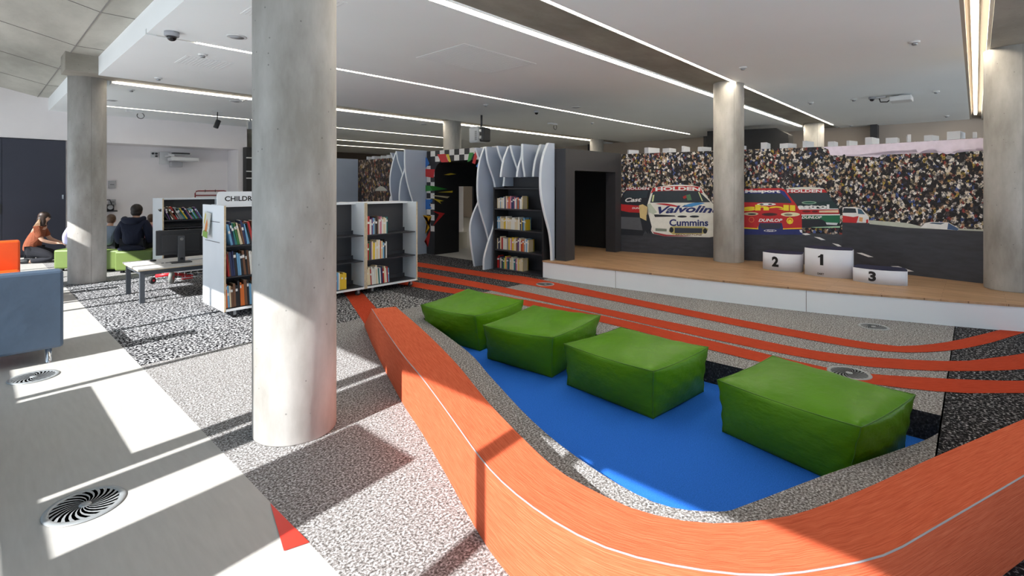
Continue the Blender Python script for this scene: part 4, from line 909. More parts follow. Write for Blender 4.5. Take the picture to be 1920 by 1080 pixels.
bay(3.052, 3.99, 6.65, 7.42, 1.366, 'white bookcase on castors directly behind the big column, mostly empty shelves')
t1 = bay(2.075, 3.05, 6.65, 7.47, 1.375, 'white bookcase on castors carrying the childrens sign, left of the big column')
mb = MB(); mb.m(M_white)
sx0, sx1, sz0, sz1, sy = 2.085, 3.03, 1.36, 1.545, 6.93; r = .05
pr = [(sx0, sz0), (sx0, sz1-r)]+[(sx0+r-r*math.cos(PI/2*i/6), sz1-r+r*math.sin(PI/2*i/6)) for i in range(1, 7)]+[(sx1-r+r*math.sin(PI/2*i/6), sz1-r+r*math.cos(PI/2*i/6)) for i in range(7)]+[(sx1, sz0)]
mb.extr([(p[0], sy, p[1]) for p in pr], (0, .02, 0)); sign = mb.build('sign_panel', None, t1)
mb = MB(); mb.m(M_text); a = onY(421.5, 377.5, sy-.002); 
text_on(mb, "CHILDREN'S", lambda u, v: (a[0]+.50*u, sy-.002, a[2]+.066*v), .025)
mb.build('sign_lettering', None, sign)
mb = MB(); mb.m(M_plastg); mb.box((2.073, 6.80, 1.165), (2.0755, 7.35, 1.172)); mb.box((2.073, 6.80, .915), (2.0755, 7.35, .922)); mb.build('display_groove', None, t1)
# picture book on the end panel
t = empty('picture_book', (2.06, 7.0, .98), 'picture book with a yellow and green cover displayed on the end of the white bookcase', 'book')
mb = MB(); mb.m(mat('cover white', (.72, .72, .66), .4)); P4 = lambda y, z, x: (x, y, z)
mb.extr([(2.030, 7.30, .975), (2.030, 7.085, .955), (2.066, 7.085, 1.27), (2.066, 7.30, 1.285)], (-.012, 0, .002)); mb.build('cover', None, t)
mb = MB()
for mt, pts in ((mat('cover green', (.25, .45, .05), .4), ((7.30, .975), (7.085, .955), (7.085, 1.03), (7.2, 1.06), (7.30, 1.03))), (mat('cover orange', (.75, .25, .03), .4), ((7.22, 1.04), (7.13, 1.03), (7.12, 1.12), (7.17, 1.2), (7.21, 1.12))), (mat('cover yellow', (.75, .6, .08), .4), ((7.28, 1.15), (7.24, 1.12), (7.23, 1.25), (7.27, 1.27)))):
    mb.m(mt); mb.poly([(2.0155+(z-.955)*.114+.0005, y, z+.002) for y, z in pts])
mb.build('cover_picture', None, t)
# books
lb3 = 'of the castored bookcase by the arch'; g3 = 'books on the rolling bookcase nearest the arch'
books_row(4.025, 6.70, .885, (1, 0), 15, .22, .28, .17, 'the top shelf '+lb3, g3, PAL+PALW, thick=(.013, .034))
books_row(4.025, 6.70, .505, (1, 0), 14, .24, .30, .17, 'the middle shelf '+lb3, g3, PAL+PALW, thick=(.013, .034))
books_row(4.05, 6.70, .125, (1, 0), 16, .22, .29, .17, 'the bottom shelf '+lb3, g3, PAL+PALW+[PAL[5]]*3, lean=-.07, thick=(.015, .032))
books_row(3.40, 6.70, .125, (1, 0), 12, .20, .26, .17, 'the bottom shelf behind the big column', 'books behind the big column', [PAL[7]]*5+[PAL[2]]*3+[PAL[4], PAL[0], PAL[6]], thick=(.016, .034))
books_row(3.30, 6.70, .505, (1, 0), 4, .20, .24, .17, 'the middle shelf behind the big column', 'books behind the big column', PAL, thick=(.016, .03))
lb1 = 'of the bookcase with the sign'; g1 = 'books on the rolling bookcase with the sign'
books_row(2.17, 6.70, .885, (1, 0), 15, .25, .31, .17, 'the top shelf '+lb1, g1, [PAL[i] for i in (0, 1, 3, 4, 5, 6, 9, 10, 13, 2)], lean=-.22, thick=(.014, .03))
books_row(2.14, 6.70, .505, (1, 0), 17, .26, .31, .17, 'the middle shelf '+lb1, g1, [PAL[i] for i in (0, 3, 3, 4, 4, 9, 10, 2, 13)], lean=-.10, thick=(.014, .032))
books_row(2.11, 6.70, .125, (1, 0), 17, .25, .33, .17, 'the bottom shelf '+lb1, g1, [PAL[i] for i in (0, 4, 8, 8, 9, 10, 13, 13, 1)], lean=-.05, thick=(.014, .032))
# rear bookcase
bay(2.27, 3.21, 10.40, 11.08, 1.40, 'white bookcase on castors behind the computer, with slanting books on top shelf')
books_row(2.36, 10.46, 1.02, (1, 0), 20, .20, .25, .16, 'the top shelf behind the computer', 'books on the bookcase behind the computer', PAL, lean=-.55, thick=(.014, .03))
mb = MB(); mb.box((2.295, 10.43, 1.0), (3.185, 10.72, 1.02)); 
rb = [o for o in COL.objects if o.name.startswith('rolling_bookcase') and abs(o.location.y-10.74) < .05][0]
mb.build('shelf', M_shelf, rb)
mb = MB(); mb.box((2.295, 10.43, .66), (3.185, 10.72, .68)); mb.build('shelf', M_shelf, rb)
books_row(2.36, 10.46, .68, (1, 0), 14, .16, .20, .16, 'the second shelf behind the computer', 'books on the bookcase behind the computer', PAL, lean=-.8, thick=(.014, .03))

# ------------------------------------------------------------------ low computer table
M_desk = mat('pale laminate top', (.66, .64, .62), .45, var=.02, scale=6); M_leg = mat('dark grey steel leg', (.065, .075, .09), .4)
t = empty('low_table', (2.3, 8.9, 0), 'low white-topped table with grey steel legs carrying the computer', 'table')
mb = MB(); mb.m(M_desk); mb.box((1.55, 8.38, .462), (3.05, 9.38, .478)); mb.m(M_cream); mb.box((1.551, 8.381, .450), (3.049, 9.379, .462)); mb.build('table_top', None, t)
for lx, ly in ((1.58, 8.41), (1.58, 9.29), (2.97, 8.41), (2.97, 9.29)):
    mb = MB(); mb.box((lx, ly, 0), (lx+.055, ly+.055, .45)); mb.build('leg', M_leg, t)
mb = MB(); mb.box((1.6, 8.42, .39), (3.0, 8.45, .45)); mb.box((1.6, 9.31, .39), (3.0, 9.34, .45)); mb.box((1.59, 8.44, .39), (1.62, 9.32, .45)); mb.box((2.98, 8.44, .39), (3.01, 9.32, .45)); mb.build('rail_frame', M_leg, t)
t = empty('computer_monitor', (2.14, 8.72, .478), 'black computer monitor seen from behind on the low table', 'monitor')
Rm = Matrix.Translation((2.14, 8.72, 0))@Matrix.Rotation(-.12, 4, 'Z')
mb = MB(); mb.box((-.31, .0, .60), (.31, .022, .965), M=Rm); mb.box((-.24, -.02, .64), (.24, .0, .90), M=Rm); mb.build('back_shell', M_plast, t, .006)
mb = MB(); mb.box((-.30, .022, .615), (.30, .024, .955), M=Rm); mb.build('screen', mat('screen off', (.005, .005, .006), .1), t)
mb = MB(); mb.box((-.045, -.055, .485), (.045, -.021, .88), M=Rm); stnd = mb.build('stand', M_plastg, t, .006)
mb = MB(); mb.lathe([(.022, 0), (.022, .003)], Rm@Vector((0, -.057, .535)), 20, Matrix.Rotation(PI/2, 4, 'X')); mb.build('cable_hole', M_chrome, stnd)
mb = MB(); mb.lathe([(.020, 0), (.020, .003), (.017, .003), (.017, 0)], Rm@Vector((0, -.056, .83)), 20, Matrix.Rotation(PI/2, 4, 'X')); text_on(mb, 'DELL', lambda u, v: Rm@Vector((-.013+.026*u, -.0575, .825+.010*v)), .02); mb.build('logo', M_wplast, stnd)
mb = MB(); mb.box((-.13, -.10, .478), (.13, .09, .490), M=Rm); mb.build('foot', M_plast, t, .004)
c = onZ(287, 490, .478); mb = MB(); mb.ell((c[0], c[1], .478+.014), (.045, .03, .016), 16, 8); tag(mb.build('computer_mouse', M_plast), 'black computer mouse left of the monitor foot', 'mouse')
c = onZ(303, 494, .478); mb = MB()
for dx, dy in ((0, 0), (.05, .0), (.09, .012)): mb.box((c[0]+dx, c[1]+dy, .478), (c[0]+dx+.032, c[1]+dy+.022, .484))
tag(mb.build('spectacles', M_plast), 'small dark spectacles lying on the table before the monitor', 'glasses')
mb = MB(); mb.m(M_wplast); mb.box((2.30, 8.85, .478), (2.75, 9.0, .496)); tag(mb.build('keyboard', None, None, .004), 'pale keyboard on the table behind the monitor', 'keyboard')

# ------------------------------------------------------------------ red wire book trolley under / behind the table
t = empty('wire_trolley', (2.75, 9.95, 0), 'low red wheeled trolley with a wire basket behind the table', 'trolley')
def wheel(x, y, r, mt, rot, name='wheel'):
    mb = MB(); mb.m(mt); mb.lathe([(r*.35, -.025), (r*.8, -.03), (r, -.015), (r, .015), (r*.8, .03), (r*.35, .025)], (x, y, r), 24, rot@Matrix.Rotation(PI/2, 4, 'X')); mb.m(M_redm); mb.lathe([(r*.34, -.031), (r*.34, .031)], (x, y, r), 16, rot@Matrix.Rotation(PI/2, 4, 'X')); mb.build(name, None, t)
wheel(2.27, 9.80, .10, mat('grey rubber', (.22, .23, .22), .7), Matrix.Rotation(1.1, 4, 'Z')); wheel(2.05, 10.02, .055, M_rubber, Matrix.Rotation(.5, 4, 'Z')); wheel(2.86, 9.72, .09, MATS['grey rubber'], Matrix.Rotation(1.0, 4, 'Z'))
mb = MB()
for yy in (9.62, 10.02):
    for zz in (.10, .20): mb.tube([(2.3, yy, zz), (3.2, yy, zz)], .005, 6)
for k in range(10): mb.tube([(2.32+k*.095, 9.62, .20), (2.32+k*.095, 9.62, .10), (2.32+k*.095, 10.02, .10), (2.32+k*.095, 10.02, .20)], .004, 5)
mb.build('wire_basket', M_chrome, t)
mb = MB(); mb.tube([(2.08, 9.95, .13), (2.3, 9.86, .15), (2.5, 9.9, .10)], .028, 8); mb.tube([(2.35, 9.8, .22), (2.7, 9.8, .22)], .02, 8); mb.box((2.40, 9.70, .06), (2.55, 9.76, .12)); mb.box((2.70, 9.64, .10), (2.76, 9.70, .22)); mb.box((2.95, 9.62, .12), (3.02, 9.66, .26)); mb.build('red_frame', M_redm, t)
# red rail frame behind rear bookcase
t = empty('hanging_rail', (3.6, 12.6, 0), 'red tubular hanging rail with a white board, showing above the rear bookcase', 'rail')
Y_ = 12.6; p0 = onY(366, 358, Y_); p1 = onY(425, 358, Y_)
mb = MB(); mb.tube([(p0[0], Y_, 0), (p0[0], Y_, p0[2]-.05), (p0[0]+.02, Y_, p0[2]-.01), (p0[0]+.06, Y_, p0[2]), (p1[0]-.06, Y_, p0[2]), (p1[0]-.02, Y_, p0[2]-.01), (p1[0], Y_, p0[2]-.05), (p1[0], Y_, 0)], .014, 8); mb.tube([(p0[0], Y_, p0[2]-.10), (p1[0], Y_, p0[2]-.10)], .014, 8); mb.build('tube_frame', mat('dark red tube', (.25, .03, .03), .4), t)
mb = MB(); mb.box((p0[0]+.03, Y_-.01, .6), (p1[0]-.03, Y_+.01, p0[2]-.13)); mb.build('board', M_wplast, t)
mb = MB()
for f_ in (.3, .62): 
    x_ = p0[0]+(p1[0]-p0[0])*f_; mb.tube([(x_, Y_-.02, p0[2]-.03), (x_, Y_-.02, p0[2]+.03)], .006, 6)
mb.build('hook', M_plast, t)

# ------------------------------------------------------------------ seats
def ottoman(cx, cy, rz, s, h, label):
    t = empty('ottoman', (cx, cy, 0), label, 'ottoman', 'lime green ottomans')
    M_ = Matrix.Translation((cx, cy, 0))@Matrix.Rotation(rz, 4, 'Z')
    mb = MB(); mb.box((-s[0]/2, -s[1]/2, .05), (s[0]/2, s[1]/2, h), M=M_); mb.build('cushion', M_lime, t, .03)
    for a in (-1, 1):
        for b in (-1, 1):
            mb = MB(); mb.box((a*(s[0]/2-.09)-.025, b*(s[1]/2-.09)-.025, 0), (a*(s[0]/2-.09)+.025, b*(s[1]/2-.09)+.025, .05), M=M_); mb.build('foot', M_plast, t)
RZ = math.atan2(-1.75, 1.2)+.35
ottoman(1.47, 12.84, RZ, (.62, .52), .41, 'lime green ottoman at the far left, partly hidden by the left column')
ottoman(1.82, 12.26, RZ, (.62, .52), .41, 'lime green ottoman right of the left column, under the child in grey')
ottoman(2.21, 11.72, RZ, (.62, .52), .41, 'lime green ottoman under the person in the navy hoodie')
ottoman(2.52, 12.33, .1, (.46, .42), .41, 'lime green ottoman hidden behind the rear bookcase, under the child in pink')

def armchair(x0, x1, y0, y1, face_dir, mt, label, zt=.84, zs=.44, leg=.13, name='armchair'):
    """axis-aligned boxy armchair; face_dir +1 faces +Y, -1 faces -Y"""
    t = empty(name, ((x0+x1)/2, (y0+y1)/2, 0), label, 'armchair' if name == 'armchair' else 'sofa')
    bt = .16
    by = (y0, y0+bt) if face_dir > 0 else (y1-bt, y1)
    mb = MB(); mb.box((x0, by[0], leg), (x1, by[1], zt)); mb.build('backrest', mt, t, .025)
    sy = (y0+bt+.002, y1) if face_dir > 0 else (y0, y1-bt-.002)
    mb = MB(); mb.box((x0+.01, sy[0], leg), (x1-.01, sy[1], zs-.14)); mb.build('base', mt, t, .015)
    mb = MB(); mb.box((x0+.01, sy[0]+.002, zs-.138), (x1-.01, sy[1]-.01, zs)); mb.build('seat_cushion', mt, t, .03)
    for lx in (x0+.10, x1-.10):
        for ly in (y0+.05, y1-.07):
            mb = MB(); mb.lathe([(.022, .0), (.024, .006), (.02, .012), (.024, leg)], (lx, ly, 0), 20); mb.build('leg', M_chrome, t)
    return t
armchair(-.22, .585, 6.17, 6.97, 1, M_sofab, 'slate blue leather armchair on chrome legs seen from behind at the left edge')
armchair(-.32, .48, 9.3, 10.06, -1, M_sofao, 'bright orange leather armchair behind the slate blue one at the left edge', .85, .45)
t = empty('sofa', (-.85, 4.35, 0), 'slate blue leather sofa by the window wall, left of the pale vinyl floor', 'sofa')
mb = MB(); mb.box((-.62, 3.58, .13), (-.46, 5.12, .84)); mb.build('backrest', M_sofab, t, .025)
mb = MB(); mb.box((-1.22, 3.59, .13), (-.622, 5.11, .30)); mb.build('base', M_sofab, t, .015)
mb = MB(); mb.box((-1.22, 3.60, .302), (-.623, 5.10, .44)); mb.build('seat_cushion', M_sofab, t, .03)
for lx in (-1.15, -.54):
    for ly in (3.7, 5.0): mb = MB(); mb.lathe([(.024, 0), (.024, .13)], (lx, ly, 0), 16); mb.build('leg', M_chrome, t)

# ------------------------------------------------------------------ cupboards and fittings on the far wall
t = empty('tall_cupboard', (.2, 15.95, 0), 'tall dark blue grey cupboard doors at the left of the far wall', 'cupboard')
mb = MB(); mb.box((-1.6, 16.02, 0), (1.55, 16.4, 2.71)); mb.build('carcass', M_navyp, t)
doors = []
for a, b in ((-1.6, -.60), (-.594, .475), (.481, 1.55)):
    mb = MB(); mb.box((a, 15.98, .04), (b, 16.018, 2.70)); doors.append(mb.build('door', M_navyp, t))
for x_, d_ in ((.44, doors[1]), (1.48, doors[2])):
    mb = MB(); mb.box((x_, 15.955, 1.0 if x_ < 1 else 1.32), (x_+.03, 15.98, 1.22 if x_ < 1 else 1.42)); mb.build('handle', M_plast if x_ < 1 else M_chrome, d_)
YW = 16.88
def wallbox(x0, y0, x1, y1, name, label, cat, mt=M_wplast, d=.05):
    a = onY(x0, y0, YW); b = onY(x1, y1, YW); mb = MB(); mb.m(mt); mb.box((a[0], YW-d, b[2]), (b[0], YW+.018, a[2])); mb.m(M_plastg); mb.box((a[0]+.03, YW-d-.004, (a[2]+b[2])/2-.008), (b[0]-.03, YW-d, (a[2]+b[2])/2+.008)); o = mb.build(name); return tag(o, label, cat)
wallbox(203, 339, 216, 353, 'control_panel', 'square grey control panel on the far white wall', 'wall panel', mat('panel grey', (.42, .42, .44), .5))
wallbox(203, 374, 217, 383, 'power_outlet', 'grey wall outlet plate above the stereo shelf', 'wall outlet', MATS['panel grey'], .03)
a = onY(199, 397, YW-.2); b = onY(219, 393, YW-.2)
mb = MB(); mb.box((a[0]-.2, YW-.3, a[2]), (b[0], YW+.018, a[2]+.03)); tag(mb.build('wall_shelf', M_plast), 'thin black wall shelf carrying the stereo', 'shelf')
cz = a[2]+.03
t = empty('portable_stereo', (b[0]-.25, YW-.15, cz), 'black portable stereo with two round speakers on the wall shelf', 'stereo')
mb = MB(); mb.box((b[0]-.42, YW-.24, cz), (b[0]-.06, YW-.06, cz+.16)); mb.build('body', M_plast, t, .02)
for k in (-.35, -.16):
    mb = MB(); mb.lathe([(.06, 0), (.06, .012), (.045, .012), (.02, .004)], (b[0]+k+.02, YW-.24, cz+.08), 20, Matrix.Rotation(PI/2, 4, 'X')); mb.build('speaker_cone', M_steel, t)
mb = MB(); mb.tube([(b[0]-.38, YW-.15, cz+.16), (b[0]-.36, YW-.15, cz+.28), (b[0]-.14, YW-.15, cz+.28), (b[0]-.1, YW-.15, cz+.16)], .014, 6); mb.build('handle', M_plast, t)
# wall projector
c = Vector(onY(338, 300, YW-.35)); t = empty('wall_projector', tuple(c), 'white short throw projector on an arm on the far white wall', 'projector')
mb = MB(); mb.box((c.x-.42, YW-.05, c.z-.12), (c.x-.20, YW+.018, c.z+.22)); mb.build('wall_plate', M_wplast, t)
mb = MB(); mb.box((c.x-.30, YW-.6, c.z+.08), (c.x-.2, YW-.05, c.z+.13)); mb.box((c.x-.3, YW-.45, c.z+.13), (c.x+.25, YW-.3, c.z+.16)); mb.build('arm', M_wplast, t)
mb = MB(); mb.box((c.x-.28, YW-.62, c.z-.04), (c.x+.40, YW-.2, c.z+.075)); mb.build('body', M_wplast, t, .03)
mb = MB(); mb.box((c.x-.2, YW-.5, c.z+.16), (c.x+.2, YW-.3, c.z+.20)); mb.build('cable_tray', M_plast, t)
mb = MB(); mb.box((c.x-.22, YW-.35, c.z-.20), (c.x+.06, YW-.15, c.z-.06)); mb.build('speaker_box', MATS['panel grey'], t, .01)
mb = MB(); mb.box((c.x-.62, YW-.02, c.z+.06), (c.x-.46, YW+.018, c.z+.22)); mb.build('outlet_plate', M_wplast, t)
mb = MB()
for dx, dz in ((-.58, .17), (-.50, .17), (-.50, .10)): mb.lathe([(.028, 0), (.028, .05)], (c.x+dx, YW-.02, c.z+dz), 12, Matrix.Rotation(PI/2, 4, 'X'))
mb.build('plug', M_plast, t)
# dark shelving seen beside the big column
t = empty('dark_wall_shelving', (6.0, 15.9, 0), 'dark shelving niche by the far wall, just left of the big column', 'shelving')
mb = MB(); mb.box((5.50, 15.7, 0), (6.6, 15.98, 2.78)); mb.build('carcass', M_black, t)
for z in (1.0, 1.35, 1.85, 2.05, 2.45):
    mb = MB(); mb.box((5.49, 15.66, z), (6.6, 15.70, z+.03)); mb.build('shelf', M_wplast, t)
mb = MB(); mb.m(M_steel); c = onZ(449, 222, ZC); mb.box((4.93, 13.95, 3.12), (5.05, 14.05, 3.32)); mb.box((4.98, 13.98, 3.3), (5.02, 14.02, 3.4)); tag(mb.build('wall_light'), 'small bright metal bracket lamp under the ceiling at the edge of the big column', 'lamp')

# ================================================================== PEOPLE
def skin(name, verts, edges, radii, mt, parent, root=0, lv=2):
    me = bpy.data.meshes.new(name); o0 = Vector(parent.location)
    me.from_pydata([Vector(v)-o0 for v in verts], edges, []); ob = bpy.data.objects.new(name, me); COL.objects.link(ob); ob.parent = parent
    ob.modifiers.new('skin', 'SKIN'); sl = me.skin_vertices[0].data
    for i, r in enumerate(radii): sl[i].radius = r if isinstance(r, tuple) else (r, r)
    sl[root].use_root = True
    s = ob.modifiers.new('sub', 'SUBSURF'); s.levels = s.render_levels = lv
    me.materials.append(mt); return ob
SKIN = mat('skin', (.58, .34, .24), .5)
class Fig:
    def __init__(s, loc, yaw, scale=1.): s.loc = Vector(loc); s.M = Matrix.Translation(loc)@Matrix.Rotation(yaw, 4, 'Z')@Matrix.Scale(scale, 4); s.sc = scale
    def w(s, p): return tuple(s.M@Vector(p))
    def chain(s, name, chains, mt, parent, lv=2):
        """chains: list of lists of (point, radius); a chain may begin with an int = index of an earlier vertex"""
        V, E, Rr = [], [], []
        for ch in chains:
            prev = None
            for it in ch:
                if isinstance(it, int): prev = it; continue
                V.append(s.w(it[0])); Rr.append(tuple(q*s.sc for q in it[1]) if isinstance(it[1], tuple) else it[1]*s.sc); k = len(V)-1
                if prev is not None: E.append((prev, k))
                prev = k
        return skin(name, V, E, Rr, mt, parent, 0, lv)
def head_parts(f, parent, hc, look=(1, 0, 0), hair=None, hairmt=None):
    """hair: list of (offset, radii) ellipsoids"""
    mb = MB(); L = Vector(look).normalized(); side = Vector((-L.y, L.x, 0))
    base = Matrix(((L.x, side.x, 0, 0), (L.y, side.y, 0, 0), (0, 0, 1, 0), (0, 0, 0, 1)))
    for off, rad in hair:
        c = Vector(hc)+base.to_3x3()@Vector(off)
        mb.lathe([(max(.0005, math.sin(PI*i/10)), -math.cos(PI*i/10)) for i in range(11)], (0, 0, 0), 18, f.M@Matrix.Translation(c)@base@Matrix.Diagonal((*rad, 1)))
    o = mb.build('hair', hairmt, parent); o.modifiers.new('m', 'REMESH').voxel_size = .012
    md = o.modifiers['m']; md.mode = 'VOXEL'; md.use_smooth_shade = True
    mb = MB()
    for sg in (-1, 1):
        c = Vector(hc)+base.to_3x3()@Vector((.085, sg*.032, .0)); mb.lathe([(max(.0005, math.sin(PI*i/6)), -math.cos(PI*i/6)) for i in range(7)], (0, 0, 0), 10, f.M@Matrix.Translation(c)@Matrix.Scale(.012, 4))
    mb.build('eyes', M_text, parent)
def headchain(n, h, L):   # neck to crown and nose, ears, jaw; n neck base, h head centre, L look
    L = Vector(L).normalized(); h = Vector(h); S = Vector((-L.y, L.x, 0)); n = Vector(n)
    return [(tuple(n), .058), (tuple(n.lerp(h, .5)), .052), (tuple(h+L*.012-Vector((0, 0, .045))), (.072, .07)), (tuple(h+Vector((0, 0, .01))), (.088, .078)), (tuple(h-L*.012+Vector((0, 0, .065))), (.072, .068))]
def hand(P0, d, curl, s=1.):
    """five finger chains and a palm from wrist P0 along d, curling along curl"""
    P0 = Vector(P0); d = Vector(d).normalized(); cu = Vector(curl).normalized(); sd = d.cross(cu).normalized()
    palm = P0+d*.05*s; out = []
    for k, (ln, o) in enumerate(((.075, -.028), (.085, -.010), (.08, .010), (.065, .028))):
        b = palm+d*.035*s+sd*o*s; out.append((b, b+d*ln*.5*s+cu*.012*s, b+d*ln*.85*s+cu*.035*s))
    b = palm-sd*.035*s-d*.01*s; th = (b, b+(d*.4-sd*.8).normalized()*.035*s, b+(d*.8-sd*.4).normalized()*.06*s+cu*.01*s)
    return palm, out, th
def add_hand(ch, wi, P0, d, curl, nbase, s=1.):
    palm, fs, th = hand(P0, d, curl, s); k = nbase
    ch.append([wi, (tuple(palm), (.034*s, .018*s))]); pi = k; k += 1
    for a, b, c in fs: ch.append([pi, (tuple(a), .010*s), (tuple(b), .009*s), (tuple(c), .007*s)]); k += 3
    a, b, c = th; ch.append([pi, (tuple(a), .012*s), (tuple(b), .010*s), (tuple(c), .008*s)]); k += 3
    return k

# woman kneeling by the cupboard, facing right in the picture
wl = (1.02, 14.62, 0); yaw = math.atan2(RT[1], RT[0])     # local +x = towards the right of the picture
f = Fig(wl, yaw+.45, .97)
wm = empty('person', wl, 'woman with long dark hair in a rust brown top kneeling by the dark cupboard', 'person')
ch = [[((-.14, 0, .32), .11), ((-.12, 0, .50), .11), ((-.02, 0, .72), .125), ((.02, 0, .80), .08)],
      [3]+headchain((.035, 0, .84), (.075, 0, .985), (1, 0, 0))]
cnt = 9
# nose, ears
ch.append([7, ((.155, 0, .985), .014)]); cnt += 1
arm_pts = {}
for sg in (-1, 1):
    ch.append([2, ((.0, sg*.16, .74), .058), ((.03, sg*.20, .62), .05), ((.09, sg*.21, .50), .043), ((.22, sg*.17, .44), .034), ((.30, sg*.13, .42), .026)]); cnt += 5
    cnt = add_hand(ch, cnt-1, (.30, sg*.13, .42), (1, -sg*.3, -.15), (0, 0, -1), cnt)
for sg in (-1, 1):
    ch.append([0, ((-.12, sg*.10, .27), .08), ((.10, sg*.14, .20), .068), ((.27, sg*.16, .10), .05), ((.05, sg*.15, .055), .042), ((-.16, sg*.14, .045), .036), ((-.28, sg*.14, .035), .030)]); cnt += 6
f.chain('body', ch, SKIN, wm)
rust = mat('rust cotton', (.24, .062, .024), .85, var=.08, scale=12, bump=.3, bscale=14)
f.chain('top', [[((-.16, 0, .22), (.16, .15)), ((-.15, 0, .32), (.175, .165)), ((-.13, 0, .46), (.165, .155)), ((-.04, 0, .68), (.155, .135)), ((.01, 0, .79), (.085, .09))]]+[[3, ((-.01, sg*.15, .745), .075), ((.025, sg*.20, .63), .068), ((.07, sg*.212, .54), .062)] for sg in (-1, 1)], rust, wm)
f.chain('trousers', [[((-.14, 0, .27), (.14, .13))]]+[[0, ((-.10, sg*.10, .25), .12), ((.10, sg*.14, .20), .10), ((.28, sg*.16, .11), .075), ((.05, sg*.15, .065), .062), ((-.14, sg*.14, .052), .05)] for sg in (-1, 1)], mat('black denim', (.014, .015, .022), .9), wm)
for sg in (-1, 1): f.chain('shoe', [[((-.12, sg*.14, .055), .058), ((-.22, sg*.14, .055), .056), ((-.34, sg*.14, .05), .046)]], M_plast, wm, 1)
head_parts(f, wm, (.075, 0, .985), (1, 0, 0), [((-.02, 0, .03), (.108, .096, .10)), ((-.06, 0, -.06), (.08, .10, .13)), ((-.085, 0, -.19), (.065, .10, .12)), ((-.02, .055, -.08), (.05, .04, .12)), ((-.02, -.055, -.08), (.05, .04, .12)), ((-.06, -.06, -.19), (.045, .05, .06))], mat('dark brown hair', (.035, .018, .012), .5, var=.5, scale=30))
mb = MB()
for k in range(7):
    a = k*.016-.05; mb.tube([f.w((.01+a*.2, -.10+abs(a)*.3, .95)), f.w((-.01+a*.6, -.115, .87)), f.w((-.03+a, -.105, .80)), f.w((-.03+a*1.3, -.10, .76))], [.006, .008, .008, .003], 5)
mb.build('blond_strands', mat('blond hair', (.42, .27, .16), .5), wm)['label'] = 'blond highlighted strands'

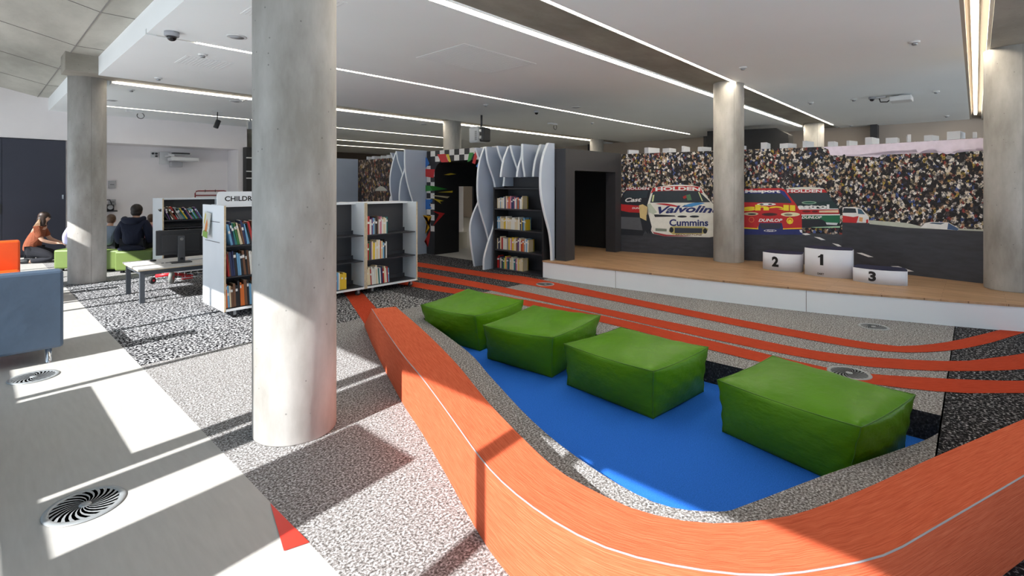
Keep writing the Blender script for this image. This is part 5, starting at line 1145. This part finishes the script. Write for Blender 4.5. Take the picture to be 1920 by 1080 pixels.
def sitter(loc, yaw, sc, label, topmt, botmt, hairmt, hood=False, hat=None, pitch=.12, hairsh=None, seat=.41):
    f = Fig(loc, yaw, sc); p = empty('person', loc, label, 'person')
    s0 = seat/sc
    hx = pitch
    ch = [[((0, 0, s0+.10), .13), ((.03, 0, s0+.25), .12), ((hx*.6, 0, s0+.42), .13), ((hx*.8, 0, s0+.52), .07)],
          [3]+headchain((hx, 0, s0+.55), (hx+.05, 0, s0+.68), (1, 0, 0))]
    cnt = 9; ch.append([7, ((hx+.13, 0, s0+.67), .014)]); cnt += 1
    for sg in (-1, 1):
        ch.append([2, ((hx*.6, sg*.17, s0+.44), .058), ((hx*.5+.02, sg*.23, s0+.28), .05), ((.10, sg*.23, s0+.14), .044), ((.26, sg*.15, s0+.16), .036), ((.32, sg*.12, s0+.17), .027)]); cnt += 5
        cnt = add_hand(ch, cnt-1, (.32, sg*.12, s0+.17), (1, -sg*.4, -.1), (0, 0, -1), cnt)
    for sg in (-1, 1):
        ch.append([0, ((.05, sg*.10, s0+.09), .095), ((.40, sg*.13, s0+.07), .075), ((.44, sg*.13, s0*.5), .055), ((.44, sg*.13, .07), .04), ((.56, sg*.13, .04), .035)]); cnt += 5
    f.chain('body', ch, SKIN, p)
    f.chain('top', [[((-.01, 0, s0+.06), (.175, .155)), ((.02, 0, s0+.24), (.165, .145)), ((hx*.6, 0, s0+.42), (.165, .14)), ((hx*.8, 0, s0+.52), (.085, .085))]]+[[2, ((hx*.5, sg*.17, s0+.45), .085), ((hx*.4, sg*.235, s0+.30), .078), ((.07, sg*.24, s0+.14), .070), ((.22, sg*.16, s0+.155), .056)] for sg in (-1, 1)], topmt, p)
    f.chain('trousers', [[((0, 0, s0+.085), (.14, .12))]]+[[0, ((.06, sg*.10, s0+.09), .11), ((.40, sg*.13, s0+.07), .09), ((.45, sg*.13, s0*.5), .072), ((.44, sg*.13, .11), .06)] for sg in (-1, 1)], botmt, p)
    for sg in (-1, 1): f.chain('shoe', [[((.42, sg*.13, .05), .05), ((.52, sg*.13, .045), .048), ((.62, sg*.13, .038), .035)]], M_plast, p, 1)
    if hood: f.chain('hood', [[((hx*.5-.06, -.15, s0+.53), .05), ((hx*.4-.10, -.06, s0+.51), .072), ((hx*.4-.10, .06, s0+.51), .072), ((hx*.5-.06, .15, s0+.53), .05)], [0, ((hx*.5+.04, -.14, s0+.56), .04)], [3, ((hx*.5+.04, .14, s0+.56), .04)]], topmt, p)
    head_parts(f, p, (hx+.05, 0, s0+.68), (1, 0, 0), hairsh or [((-.025, 0, .03), (.100, .090, .095)), ((-.045, 0, -.03), (.065, .085, .075))], hairmt)
    return f, p
away = ANG+.25
navy = mat('navy fleece', (.010, .014, .035), .9, var=.1, scale=10, bump=.3, bscale=10); brown = mat('brown hair', (.10, .055, .03), .6, var=.4, scale=40)
f2, p2 = sitter((2.10, 11.78, 0), away, 1.08, 'person in a navy hoodie sitting with back turned on the green ottoman', navy, mat('dark trousers', (.012, .013, .018), .9), mat('dark hair', (.02, .013, .01), .6), hood=True)
f2.chain('jacket_tail', [[((-.06, -.02, .42), (.14, .17)), ((-.10, 0, .34), (.10, .16))], [0, ((-.02, .20, .40), (.08, .08))], [0, ((-.02, -.22, .40), (.08, .08))]], navy, p2, 1)
f3, p3 = sitter((1.80, 12.29, 0), away-.1, .83, 'child in a grey and navy raglan top sitting beside the person in the hoodie', mat('pale grey jersey', (.17, .21, .27), .9, bump=.2, bscale=12), mat('dark trousers', (.012, .013, .018), .9), brown, pitch=.10)
f3.chain('raglan_sleeves', [[((.0, -.05, .93), (.06, .07)), ((.04, -.18, .93), (.085, .09)), ((.02, -.245, .82), .083)], [0, ((.0, .05, .93), (.06, .07)), ((.04, .18, .93), (.085, .09)), ((.02, .245, .82), .083)]], navy, p3)['label'] = 'navy shoulders and sleeves'
f4, p4 = sitter((2.49, 12.30, 0), away+.3, .80, 'child in a pink top mostly hidden behind the rear white bookcase', mat('pink cotton', (.5, .2, .3), .9), mat('dark trousers', (.012, .013, .018), .9), brown)
f5, p5 = sitter((1.42, 12.78, 0), away+.2, .83, 'child in a lilac top mostly hidden behind the left concrete column', mat('lilac cotton', (.42, .40, .58), .9), mat('pale blue trousers', (.5, .58, .7), .9), brown)
